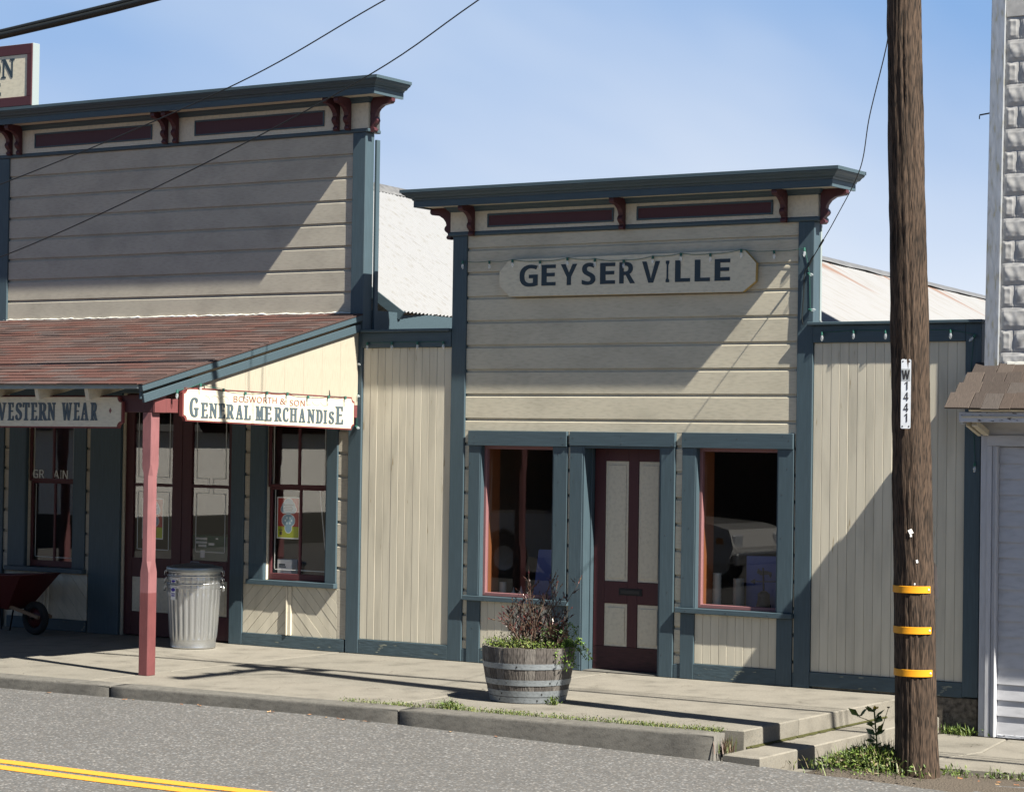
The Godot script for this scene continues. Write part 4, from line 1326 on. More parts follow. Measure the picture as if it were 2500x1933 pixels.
func build_pole() -> void:
	var p := thing("utility_pole", "weathered brown wooden utility pole at the edge of the road", "utility pole", pole_axis(-0.30))
	var nn := FastNoiseLite.new()
	nn.seed = 77
	nn.frequency = 1.0
	nn.fractal_octaves = 3
	var knots := FastNoiseLite.new()
	knots.seed = 78
	knots.frequency = 2.2
	var st := tool()
	var segs := 84
	var rows := 260
	var at := func(i: int, s: int) -> Vector3:
		var y: float = -0.42 + 8.6 * i / rows
		var an: float = TAU * (s % segs) / segs
		var c := Vector2(cos(an), sin(an))
		var crack: float = nn.get_noise_3d(c.x * 7.0, y * 0.9, c.y * 7.0)
		var r: float = pole_radius(y) + 0.011 * crack - 0.014 * maxf(0.0, absf(nn.get_noise_3d(c.x * 3.0 + 9.0, y * 0.3, c.y * 3.0)) * -6.0 + 0.9) * 0.6 + 0.004 * knots.get_noise_3d(c.x, y * 2.0, c.y)
		return pole_axis(y) + Vector3(c.x * r, 0, c.y * r)
	for i in rows:
		for s in segs:
			quad(st, at.call(i, s + 1), at.call(i, s), at.call(i + 1, s), at.call(i + 1, s + 1))
	for s in segs:
		tri(st, at.call(rows, s + 1), at.call(rows, s), pole_axis(8.22))
	put(p, "shaft", done(st), M.pole)
	# reflective bands: three-quarter wraps of bent yellow strip, the ends on the street side
	for y in [1.122, 0.824, 0.512]:
		var r := pole_radius(y) + 0.008
		var band := lathe([Vector2(r - 0.004, -0.026), Vector2(r, -0.024), Vector2(r, 0.024), Vector2(r - 0.004, 0.026)], 24, true, null, deg_to_rad(-150.0), deg_to_rad(74.0))
		put(p, "reflective_band", band, M.yellow_band, Transform3D(Basis(), pole_axis(y)))
		var na := deg_to_rad(67.0)
		put(p, "nail", lathe([Vector2(0.009, 0), Vector2(0.006, 0.004), Vector2(0, 0.005)], 8, false), M.plate, Transform3D(Basis(Vector3.UP, na) * Basis(Vector3.RIGHT, PI / 2), pole_axis(y) + Vector3(sin(na), 0, cos(na)) * (r + 0.001)))
	# number plate
	var face_dir := Vector3(0.36, 0, 0.93).normalized()
	var plate := part(p, "number_plate", pole_axis(2.55))
	var pb := Basis(Vector3.UP.cross(face_dir), Vector3.UP, face_dir)
	var c := pole_axis(2.546) + face_dir * (pole_radius(2.5) + 0.006) + pb.x * -0.028
	var frame := Transform3D(pb, c)
	var outline := PackedVector2Array()
	for q in [[1, 1, 0], [-1, 1, 1], [-1, -1, 2], [1, -1, 3]]:
		for k in 5:
			var an: float = PI / 2.0 * (q[2] + k / 4.0)
			outline.append(Vector2(q[0] * (0.0355 - 0.010), q[1] * (0.252 - 0.010)) + Vector2(cos(an), sin(an)) * 0.010)
	put(plate, "plate", prism(outline, 0.0, 0.002), M.plate, frame)
	put(plate, "backing_patch", bevelled(Vector3(0.062, 0.088, 0.001), 0.0), M.plate_grey, frame * Transform3D(Basis(), Vector3(-0.002, 0.138, 0.0028)))
	var f2 := frame * Transform3D(Basis(), Vector3(0, 0, 0.0052))
	letter(plate, "W", false, 700, M.black, f2, -0.029, 0.026, 0.108, 0.172)
	var ys := [0.030, -0.048, -0.128, -0.202]
	for i in 4:
		var wide: float = 0.010 if i in [0, 3] else 0.017
		letter(plate, ["1", "4", "4", "1"][i], false, 400, M.black, f2, 0.002 - wide, 0.002 + wide, ys[i], ys[i] + 0.060)
	for q in [[-0.023, 0.236], [0.023, 0.236], [-0.023, -0.236], [0.023, -0.236]]:
		put(plate, "rivet", lathe([Vector2(0.006, 0), Vector2(0.004, 0.003), Vector2(0, 0.004)], 8, false), M.iron, frame * Transform3D(Basis(Vector3.RIGHT, PI / 2), Vector3(q[0], q[1], 0.0022)))
	# scraps of old notices, staples and a sagging sheet on the far side
	for q in [[1.545, 0.30, 0.030, 0.035, 0.5], [1.515, 0.31, 0.014, 0.016, 0.1], [1.33, 0.58, 0.014, 0.022, 0.2], [1.165, 0.45, 0.010, 0.012, 0.0]]:
		var dir := Vector3(sin(q[1]), 0, cos(q[1]))
		var y: float = q[0]
		put(p, "paper_scrap", bevelled(Vector3(q[2], q[3], 0.0015), 0.0), M.paper, Transform3D(Basis(Vector3.UP.cross(dir), Vector3.UP, dir) * Basis(Vector3.BACK, q[4]), pole_axis(y) + dir * (pole_radius(y) + 0.007)))
	var sheet := tool()
	var rgt := Vector3(0.839, 0, -0.545)
	var rows2 := [[1.315, 0.000, 0.012], [1.28, 0.012, 0.028], [1.16, 0.004, 0.030], [1.08, 0.010, 0.036], [1.045, 0.022, 0.034]]
	for i in rows2.size() - 1:
		var a0: Array = rows2[i]
		var a1: Array = rows2[i + 1]
		var base0 := pole_axis(a0[0]) + rgt * (pole_radius(a0[0]) - 0.006)
		var base1 := pole_axis(a1[0]) + rgt * (pole_radius(a1[0]) - 0.006)
		var f := Vector3(0.3, 0, 0.5)
		quad(sheet, base0 + rgt * a0[1], base1 + rgt * a1[1], base1 + rgt * a1[2] + f * 0.05, base0 + rgt * a0[2] + f * 0.05)
	put(p, "paper_notice", done(sheet), M.paper)
	# arm and insulators far up (their shadows lie on the pavement)
	bar(p, "crossarm", M.pole, pole_axis(7.72) + Vector3(-0.02, 0, -0.25), pole_axis(7.72) + Vector3(-0.02, 0.02, 1.30), 0.10, 0.12, Vector3.UP)
	bar(p, "arm_brace", M.iron, pole_axis(7.15) + Vector3(0, 0, 0.10), pole_axis(7.68) + Vector3(0, 0, 0.75), 0.03, 0.012)
	for k in 3:
		put(p, "insulator", lathe([Vector2(0.012, 0.0), Vector2(0.012, 0.05), Vector2(0.045, 0.055), Vector2(0.05, 0.09), Vector2(0.03, 0.10), Vector2(0.035, 0.13), Vector2(0, 0.14)], 12, false), M.lettering_white, Transform3D(Basis(), pole_axis(7.78) + Vector3(-0.02, 0.01, [0.35, 0.75, 1.2][k])))
	put(p, "cable_bracket", bevelled(Vector3(0.20, 0.10, 0.16), 0.01), M.iron, Transform3D(Basis(), pole_axis(7.22) + Vector3(-0.05, 0, -0.22)))

# ------------------------------------------------------------------ wires
func curve(points: Array, n := 40) -> Array:
	# smooth curve through the points
	var c := Curve3D.new()
	for i in points.size():
		var a: Vector3 = points[maxi(i - 1, 0)]
		var b: Vector3 = points[mini(i + 1, points.size() - 1)]
		var t := (b - a) / 6.0
		c.add_point(points[i], -t, t)
	var out := []
	var len_ := c.get_baked_length()
	for i in n + 1:
		out.append(c.sample_baked(len_ * i / n, true))
	return out

func build_wires() -> void:
	# bundle of telephone cables sagging along the street
	var b := thing("cable_bundle", "thick black bundle of telephone cables overhead", "cable", Vector3(5.1, 7.2, 3.3))
	for k in 4:
		var pts := []
		for i in 110:
			var x := 38.0 - 68.0 * i / 109.0
			var y := 6.02 + 0.104 * (x + 3.0) + 0.0055 * (x + 3.0) * (x + 3.0)
			if x > 5.15:
				y = 7.234 - 0.19 * (x - 5.15) + 0.0055 * (x - 5.15) * (x - 5.15)
			var z := 3.165 - 0.022 * (x + 3.07)
			var tw := sin(x * 1.3 + k) * 0.006
			pts.append(Vector3(x, y + [0.020, -0.018, -0.036, 0.002][k] + tw * 0.5, z + [0.0, 0.016, -0.006, -0.022][k] + tw))
		put(b, "cable", tube(pts, [0.022, 0.025, 0.014, 0.012][k], 7), M.cable)
	for k in 2:
		var pts := []
		for i in 50:
			var x := 5.2 + 33.0 * i / 49.0
			pts.append(Vector3(x, 7.0 - 0.19 * (x - 5.15) + 0.0055 * (x - 5.15) * (x - 5.15) - 0.25 * k, 2.97 - 0.024 * (x - 5.2) - 0.16 * (k + 1) * smoothstep(5.2, 8.0, x)))
		var tw := put(self, "telephone_wire", tube(pts, 0.011, 6), M.cable)
		tag(tw, ["upper thin telephone wire running on from the utility pole past the garage", "lower thin telephone wire running on from the utility pole past the garage"][k], "wire")
	var w1 := curve([pole_axis(7.42) + Vector3(-0.1, 0, 0.05), Vector3(2.3, 6.71, 2.72), Vector3(-0.178, 6.074, 2.2), Vector3(-2.452, 5.539, 1.6), Vector3(-6.084, 4.879, 0.9), Vector3(-9.6, 4.40, 0.25)], 70)
	var o := put(self, "overhead_wire", tube(w1, 0.0062, 6), M.cable)
	tag(o, "thin black wire sagging across the frieze of the larger store", "wire")
	var w2 := curve([pole_axis(7.32) + Vector3(-0.1, 0, 0.02), Vector3(3.0, 6.75, 2.72), Vector3(0.829, 5.982, 2.2), Vector3(-0.618, 5.500, 1.8), Vector3(-3.0, 4.82, 1.40), Vector3(-6.064, 4.097, 0.9), Vector3(-9.6, 3.55, 0.25)], 70)
	o = put(self, "overhead_wire", tube(w2, 0.0062, 6), M.cable)
	tag(o, "thin black wire crossing the cream siding of the larger store", "wire")
	var sw := curve([pole_axis(5.35) + Vector3(-0.12, 0, 0.0), Vector3(4.986, 5.174, 2.9), Vector3(4.42, 4.78, 1.95), Vector3(3.907, 4.484, 1.0), Vector3(3.39, 4.16, 0.35), Vector3(3.10, 3.93, 0.08), Vector3(3.03, 3.86, 0.035)], 50)
	o = put(self, "service_wire", tube(sw, 0.0045, 6), M.cable)
	tag(o, "thin service wire from the pole to the corner of the small shop", "wire")
	# the drop carries on down the face of the corner board
	var dr := curve([Vector3(3.030, 3.86, 0.035), Vector3(2.985, 3.78, 0.034), Vector3(2.935, 3.70, 0.033), Vector3(2.93, 3.55, 0.031), Vector3(2.915, 3.30, 0.031), Vector3(2.925, 3.24, 0.031)], 24)
	o = put(self, "service_wire", tube(dr, 0.005, 6), M.cable)
	tag(o, "black wire stapled down the corner board of the small shop", "wire")
	put(o, "splice", tube([Vector3(3.10, 3.93, 0.08), Vector3(3.16, 3.985, 0.125)], 0.010, 6), M.cable)
	put(o, "splice", tube([Vector3(3.02, 3.85, 0.037), Vector3(2.985, 3.785, 0.037)], 0.009, 6), M.cable)

# ------------------------------------------------------------------ signs
# a heavy letter: the same outline set three times, a little apart, each a shade proud of the last
func bold_letter(parent: Node3D, ch: String, m: Material, at: Transform3D, x0: float, x1: float, y0: float, y1: float) -> void:
	var p := part(parent, "letter", at * Vector3((x0 + x1) / 2.0, y0, 0))
	var d := 0.0055
	for k in 3:
		letter(p, ch, true, 700, m, at * Transform3D(Basis(), Vector3((k - 1) * d, 0, k * 0.0006)), x0 + d, x1 - d, y0, y1, "stroke")

func build_signs() -> void:
	# town sign over the small shop's door
	var s := thing("town_sign", "long cream signboard with dark capitals on the siding above the door", "sign", Vector3(1.07, 3.55, 0.03))
	var out := PackedVector2Array([Vector2(-0.205, 3.914), Vector2(-0.318, 3.800), Vector2(-0.318, 3.668), Vector2(-0.198, 3.556), Vector2(2.330, 3.546), Vector2(2.458, 3.640), Vector2(2.462, 3.806), Vector2(2.345, 3.926)])
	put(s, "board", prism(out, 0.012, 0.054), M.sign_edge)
	var inner: PackedVector2Array = Geometry2D.offset_polygon(out, -0.001, Geometry2D.JOIN_MITER)[0]
	put(s, "face", prism(inner, 0.0545, 0.060), M.sign_cream)
	var rows := [["G", -0.082, 0.124], ["E", 0.167, 0.326], ["Y", 0.384, 0.567], ["S", 0.619, 0.769], ["E", 0.821, 0.985], ["R", 1.031, 1.201], ["V", 1.276, 1.467], ["I", 1.529, 1.566], ["L", 1.628, 1.786], ["L", 1.834, 1.993], ["E", 2.041, 2.2]]
	for r in rows:
		letter(s, r[0], false, 700, M.lettering_dark, Transform3D(Basis(), Vector3(0, 0, 0.0622)), r[1], r[2], 3.652 if r[0] not in ["G", "S"] else 3.647, 3.852 if r[0] not in ["G", "S"] else 3.857)
	# the long board under the porch's end, facing down the street
	var g := thing("hanging_sign", "sunlit cream signboard with slab letters hung under the porch's open end", "sign", Vector3(-2.0, 2.26, 1.45))
	var f := Transform3D(Basis(Vector3(0, 0, -1), Vector3.UP, Vector3(1, 0, 0)), Vector3(-1.985, 0, 0))
	var shape := func(x0: float, x1: float, yl0: float, yl1: float, yr0: float, yr1: float, r: float) -> PackedVector2Array:
		var p := PackedVector2Array()
		for c in [[x0, yl0, 1, 1], [x1, yr0, -1, 1], [x1, yr1, -1, -1], [x0, yl1, 1, -1]]:
			var first: bool = (c[2] == 1) == (c[3] == 1)
			for k in 5:
				var t: float = (k if first else 4 - k) / 4.0
				var an: float = PI / 2.0 * t
				p.append(Vector2(c[0] + c[2] * r * sin(an), c[1] + c[3] * r * cos(an)))
		return p
	put(g, "frame", prism(shape.call(-2.76, -0.155, 2.300, 2.608, 2.250, 2.578, 0.045), -0.028, 0.010), M.sign_red, f)
	put(g, "face", prism(shape.call(-2.742, -0.170, 2.312, 2.592, 2.264, 2.562, 0.045), 0.0105, 0.014), M.merch_cream, f)
	var f3 := f * Transform3D(Basis(), Vector3(0, 0, 0.0162))
	for r in [["G", 2.668, 2.542, 2.34, 2.517], ["E", 2.51, 2.41, 2.333, 2.474], ["N", 2.394, 2.277, 2.334, 2.472], ["E", 2.261, 2.163, 2.333, 2.47], ["R", 2.149, 2.034, 2.331, 2.466], ["A", 2.01, 1.904, 2.328, 2.463], ["L", 1.891, 1.791, 2.326, 2.461], ["M", 1.72, 1.595, 2.323, 2.46], ["E", 1.587, 1.477, 2.321, 2.457], ["R", 1.438, 1.32, 2.32, 2.454], ["C", 1.309, 1.219, 2.317, 2.453], ["H", 1.204, 1.081, 2.316, 2.452], ["A", 1.059, 0.956, 2.313, 2.447], ["N", 0.925, 0.807, 2.311, 2.445], ["D", 0.791, 0.68, 2.309, 2.443], ["I", 0.668, 0.607, 2.307, 2.442], ["S", 0.584, 0.494, 2.306, 2.428], ["E", 0.475, 0.347, 2.305, 2.481]]:
		bold_letter(g, r[0], M.lettering_grey, f3, -r[1], -r[2], r[3], r[4])
	for r in [["BOSWORTH", -2.046, -1.403, 2.489, 2.545], ["&", -1.352, -1.262, 2.482, 2.538], ["SON", -1.203, -0.967, 2.472, 2.528]]:
		letter(g, r[0], r[0] == "&", 400, M.lettering_red, f3, r[1], r[2], r[3], r[4], "lettering")
	# faint scrollwork at both ends of the small line
	for side in [[-2.45, 1], [-0.58, -1]]:
		var pts := []
		for k in 40:
			var t := k / 39.0
			pts.append(Vector3(side[0] + side[1] * (t * 0.34) + 0.020 * sin(t * 16.0), 2.515 + 0.018 * cos(t * 16.0) - 0.01 * (side[0] + 2.0), 0.0))
		put(g, "scrollwork", tube(pts, 0.0012, 4), M.lettering_red, f3)
	for z in [0.5, 2.4]:
		bar(g, "hanger", M.iron, Vector3(-2.02, 2.56, z), Vector3(-2.036, 2.64, z), 0.02, 0.006)
	# the board along the porch front
	var w := thing("hanging_sign", "long shaded signboard hung below the porch eave over the pavement", "sign", Vector3(-4.5, 2.22, 3.09))
	var fw := Transform3D(Basis(), Vector3(0, 0, 3.095))
	put(w, "frame", prism(shape.call(-6.9, -2.392, 2.210, 2.512, 2.224, 2.516, 0.05), -0.028, 0.004), M.sign_red, fw)
	put(w, "face", prism(shape.call(-6.885, -2.408, 2.224, 2.504, 2.238, 2.508, 0.05), 0.0045, 0.008), M.sign_cream, fw)
	for r in [["W", -4.033, -3.85, 2.285, 2.452], ["E", -3.832, -3.751, 2.286, 2.453], ["S", -3.733, -3.646, 2.287, 2.453], ["T", -3.64, -3.548, 2.287, 2.454], ["E", -3.536, -3.45, 2.288, 2.454], ["R", -3.44, -3.323, 2.289, 2.454], ["N", -3.322, -3.217, 2.29, 2.455], ["W", -3.141, -3.009, 2.291, 2.455], ["E", -2.992, -2.914, 2.292, 2.456], ["A", -2.902, -2.803, 2.293, 2.456], ["R", -2.781, -2.693, 2.294, 2.457]]:
		bold_letter(w, r[0], M.lettering_grey, fw * Transform3D(Basis(), Vector3(0, 0, 0.0102)), r[1], r[2], r[3], r[4])
	put(w, "ornament", prism(PackedVector2Array([Vector2(-2.555, 2.385), Vector2(-2.538, 2.412), Vector2(-2.521, 2.385), Vector2(-2.538, 2.358)]), 0.0085, 0.0095), M.lettering_red, fw)
	# sign on the roof's edge
	var t := thing("roof_sign", "framed cream sign standing on the cornice of the larger store", "sign", Vector3(-8.0, 5.79, 0.16))
	box(t, "case", M.white_edge, -9.5, -6.478, 5.80, 6.505, 0.085, 0.190, 0.004)
	box(t, "frame", M.maroon, -9.5, -6.482, 6.385, 6.500, 0.191, 0.206, 0.003)
	box(t, "frame", M.maroon, -9.5, -6.482, 5.812, 5.915, 0.191, 0.206, 0.003)
	box(t, "frame", M.maroon, -6.556, -6.482, 5.9155, 6.3845, 0.191, 0.206, 0.003)
	box(t, "face", M.sign_cream, -9.5, -6.557, 5.916, 6.384, 0.191, 0.197, 0.001)
	var ft := Transform3D(Basis(), Vector3(0, 0, 0.199))
	letter(t, "O", true, 700, M.lettering_dark, ft, -7.16, -6.965, 6.135, 6.352)
	letter(t, "N", true, 700, M.lettering_dark, ft, -6.955, -6.752, 6.137, 6.350)
	letter(t, "E", true, 700, M.lettering_dark, ft, -7.12, -6.957, 5.945, 6.085)
	box(t, "foot", M.teal_dark, -6.62, -6.36, 5.785, 5.80, 0.05, 0.18)

# ------------------------------------------------------------------ strings of lights
func bulb_string(label: String, at: Array, wire: Array, hang: Array, group := "strings of outdoor lights") -> void:
	var s := thing("string_lights", label, "string lights", at[0], group)
	if wire:
		put(s, "wire", tube(wire, 0.0026, 5), M.socket)
	if not shapes.has("bulb"):
		shapes["bulb"] = lathe([Vector2(0.008, 0.0), Vector2(0.013, -0.012), Vector2(0.0145, -0.024), Vector2(0.011, -0.040), Vector2(0.004, -0.052), Vector2(0.0, -0.055)], 10, false)
		shapes["socket"] = lathe([Vector2(0.0, 0.032), Vector2(0.011, 0.030), Vector2(0.013, 0.0), Vector2(0.0, 0.0)], 8, true)
	for i in at.size():
		var b := Basis()
		var d: Vector3 = hang[i]
		if d.dot(Vector3.DOWN) < 0.999:
			b = Basis(Quaternion(Vector3.DOWN, d.normalized()))
		put(s, "socket", shapes["socket"], M.socket, Transform3D(b, at[i]))
		put(s, "bulb", shapes["bulb"], M.bulb, Transform3D(b, at[i]))

func swag(pts: Array, dip: float, offset := Vector3.ZERO) -> Array:
	var out := []
	for i in pts.size() - 1:
		for k in 6:
			var t := k / 6.0
			out.append(pts[i].lerp(pts[i + 1], t) + offset + Vector3.DOWN * dip * 4.0 * t * (1.0 - t))
	out.append(pts[-1] + offset)
	return out

func build_string_lights() -> void:
	var pts := []
	for q in [[-0.762, 3.891, 0.045], [-0.456, 3.883, 0.03], [-0.157, 3.885, 0.078], [0.157, 3.865, 0.078], [0.467, 3.885, 0.078], [0.771, 3.865, 0.078], [1.086, 3.845, 0.078], [1.398, 3.872, 0.078], [1.696, 3.889, 0.078], [2.003, 3.876, 0.078], [2.320, 3.904, 0.078], [2.628, 3.886, 0.03], [2.936, 3.900, 0.045]]:
		pts.append(Vector3(q[0], q[1], q[2]))
	var downs := []
	for p in pts:
		downs.append(Vector3(rng.randf_range(-0.08, 0.08), -1, rng.randf_range(0, 0.1)))
	bulb_string("row of clear bulbs on green sockets strung across the town sign", pts, swag(pts, 0.012, Vector3(0, 0.028, -0.008)), downs)
	var a := [Vector3(2.991, 3.690, 0.040), Vector3(3.010, 3.372, 0.040)]
	bulb_string("clear bulbs down the right corner board of the small shop", a, swag([Vector3(2.936, 3.92, 0.026), a[0] + Vector3(-0.01, 0.0, -0.016), a[1] + Vector3(-0.02, 0.0, -0.016)], 0.0), [Vector3(0.8, -0.2, 0.5), Vector3(1.0, -0.05, 0.3)])
	var c := []
	var cd := []
	for x in [3.122, 3.427, 3.733, 4.036, 4.338]:
		c.append(Vector3(x, 3.150 + rng.randf_range(-0.008, 0.008), 0.050))
		cd.append(Vector3(rng.randf_range(-0.15, 0.15), -1, 0.12))
	c.append_array([Vector3(4.546, 3.110, 0.050), Vector3(4.520, 2.795, 0.048), Vector3(4.569, 2.004, 0.048)])
	cd.append_array([Vector3(-0.7, -0.7, 0.1), Vector3(-1, -0.4, 0.2), Vector3(0.1, -1, 0.1)])
	bulb_string("clear bulbs along the top of the wide board wall", c, swag(c, 0.0, Vector3(0, 0.026, -0.014)), cd)
	var l := []
	var ld := []
	for x in [-1.905, -1.60, -1.288, -0.975]:
		l.append(Vector3(x, 3.105, 0.050))
		ld.append(Vector3(rng.randf_range(-0.1, 0.1), -1, 0.12))
	bulb_string("clear bulbs along the top of the narrow board wall", l, swag(l, 0.0, Vector3(0, 0.026, -0.014)), ld)
	var g := []
	var gd := []
	for q in [[2.551, 2.862], [2.619, 2.54], [2.58, 2.213], [2.558, 1.893], [2.57, 1.572], [2.569, 1.261], [2.547, 0.936], [2.555, 0.611], [2.554, 0.335]]:
		g.append(Vector3(-1.952, q[0], q[1]))
		gd.append(Vector3(0.1, -1, rng.randf_range(-0.15, 0.15)))
	bulb_string("row of clear bulbs along the top of the sunlit hanging sign", g, swag(g, 0.010, Vector3(-0.006, 0.028, 0)), gd)
	# spare bulbs down the larger store's corner board
	var s := []
	var sd := []
	for q in [[2.92, 0.034], [2.60, 0.036], [2.28, 0.034]]:
		s.append(Vector3(-2.03, q[0], q[1]))
		sd.append(Vector3(0.9, -0.3, 0.4))
	bulb_string("clear bulbs down the corner board beside the narrow board wall", s, swag(s, 0.0, Vector3(-0.006, 0.01, -0.006)), sd)

# ------------------------------------------------------------------ nested galvanised bins
func build_bins() -> void:
	var at := Vector3(-3.655, 0.002, 0.60)
	var r0 := 0.228
	var r1 := 0.272
	var h := 0.665
	var prof := []
	for v in [[0.0, 0.02], [r0 - 0.012, 0.02], [r0 - 0.008, 0.0], [r0, 0.004], [r0 + 0.004, 0.018], [r0 - 0.002, 0.026], [r0 + 0.005, 0.036], [r0 - 0.001, 0.046], [r0 + 0.004, 0.056], [r0 + 0.002, 0.070]]:
		prof.append(Vector2(v[0], v[1]))
	var n0 := prof.size()
	for k in 15:
		var t := k / 14.0
		var y := lerpf(0.075, 0.600, t)
		prof.append(Vector2(lerpf(r0 + 0.003, r1 - 0.008, t), y))
	var n1 := prof.size()
	for v in [[r1 - 0.006, 0.606], [r1 + 0.002, 0.614], [r1 - 0.004, 0.622], [r1 + 0.003, 0.632], [r1 - 0.003, 0.642], [r1 + 0.004, 0.652], [r1 + 0.007, h - 0.006], [r1 + 0.004, h], [r1 - 0.006, h - 0.006], [r1 - 0.012, 0.5]]:
		prof.append(Vector2(v[0], v[1]))
	var ribs := func(an: float, row: int) -> float:
		if row < n0 or row >= n1:
			return 0.0
		var t := float(row - n0) / (n1 - 1 - n0)
		var fade := smoothstep(0.0, 0.10, t) * smoothstep(1.0, 0.92, t)
		var w := fposmod(an * 26.0 / TAU, 1.0)
		return 0.0095 * fade * (smoothstep(0.12, 0.30, w) * smoothstep(0.88, 0.70, w))
	var body := lathe(prof, 234, false, ribs)
	var labels := ["fluted galvanised bin standing on the pavement, lowest of the nested stack", "galvanised bin nested inside the lowest one, middle of the stack", "galvanised bin under the lid, topmost of the nested stack"]
	for k in 3:
		var c := thing("galvanised_bin", labels[k], "bin", at + Vector3(0.004 * k, 0.0805 * k, 0.002 * k), "nested galvanised bins")
		var w: Transform3D = world_of[c]
		put(c, "body", body, M.zinc, w)
		for s in [-1.0, 1.0]:
			# ears and drop handles
			var a: float = PI / 2 * s + 0.55
			var dir := Vector3(sin(a), 0, cos(a))
			var side := Vector3.UP.cross(dir)
			var e := w.origin + dir * (r1 + 0.004) + Vector3(0, 0.628, 0)
			put(c, "handle", tube([e + side * 0.055, e + side * 0.055 + dir * 0.02 + Vector3(0, -0.006, 0), e + side * 0.05 + dir * 0.026 + Vector3(0, -0.05, 0), e + side * -0.05 + dir * 0.026 + Vector3(0, -0.05, 0), e + side * -0.055 + dir * 0.02 + Vector3(0, -0.006, 0), e - side * 0.055], 0.004, 6), M.zinc)
			put(c, "handle_ear", bevelled(Vector3(0.04, 0.025, 0.012), 0.003), M.zinc, Transform3D(Basis(side, Vector3.UP, dir), e + side * 0.055))
		if k == 0 or k == 1:
			var la := -0.15
			var ld := Vector3(sin(la), 0, cos(la))
			var bb := Basis(Vector3.UP.cross(ld), Vector3.UP, ld)
			var c0 := w.origin + ld * (r1 + 0.0045)
			var o := put(c, "sticker", bevelled(Vector3(0.072, 0.125 if k == 0 else 0.028, 0.0015), 0.0), M.paper, Transform3D(bb, c0 + Vector3(0, 0.560 if k == 0 else 0.606, 0)))
			var ov := PackedVector2Array()
			for q in 18:
				ov.append(Vector2(cos(TAU * q / 18.0) * 0.031, sin(TAU * q / 18.0) * (0.019 if k == 0 else 0.011)))
			var blue := look(Color(0.05, 0.03, 0.30), 0.5)
			put(o, "emblem", prism(ov, 0.001, 0.002), blue, Transform3D(bb, c0 + Vector3(0, 0.600 if k == 0 else 0.606, 0)))
			if k == 0:
				put(o, "emblem_bar", bevelled(Vector3(0.055, 0.010, 0.001), 0.0), blue, Transform3D(bb, c0 + Vector3(0, 0.560, 0) + ld * 0.0016))
				put(o, "emblem_bar", bevelled(Vector3(0.050, 0.012, 0.001), 0.0), blue, Transform3D(bb, c0 + Vector3(0, 0.540, 0) + ld * 0.0016))
	var lid := thing("bin_lid", "dull grey domed lid on top of the nested bins", "lid", at + Vector3(0.008, 0.826, 0.004))
	var lw: Transform3D = world_of[lid]
	put(lid, "dome", lathe([Vector2(r1 + 0.014, -0.042), Vector2(r1 + 0.017, -0.040), Vector2(r1 + 0.016, -0.006), Vector2(r1 + 0.010, 0.002), Vector2(r1 - 0.02, 0.006), Vector2(r1 - 0.035, 0.010), Vector2(0.18, 0.022), Vector2(0.08, 0.032), Vector2(0, 0.034)], 72, false), M.zinc_lid, lw)
	put(lid, "lid_handle", tube([lw.origin + Vector3(-0.06, 0.026, 0), lw.origin + Vector3(-0.05, 0.05, 0), lw.origin + Vector3(0.05, 0.05, 0), lw.origin + Vector3(0.06, 0.026, 0)], 0.005, 6), M.zinc_lid)

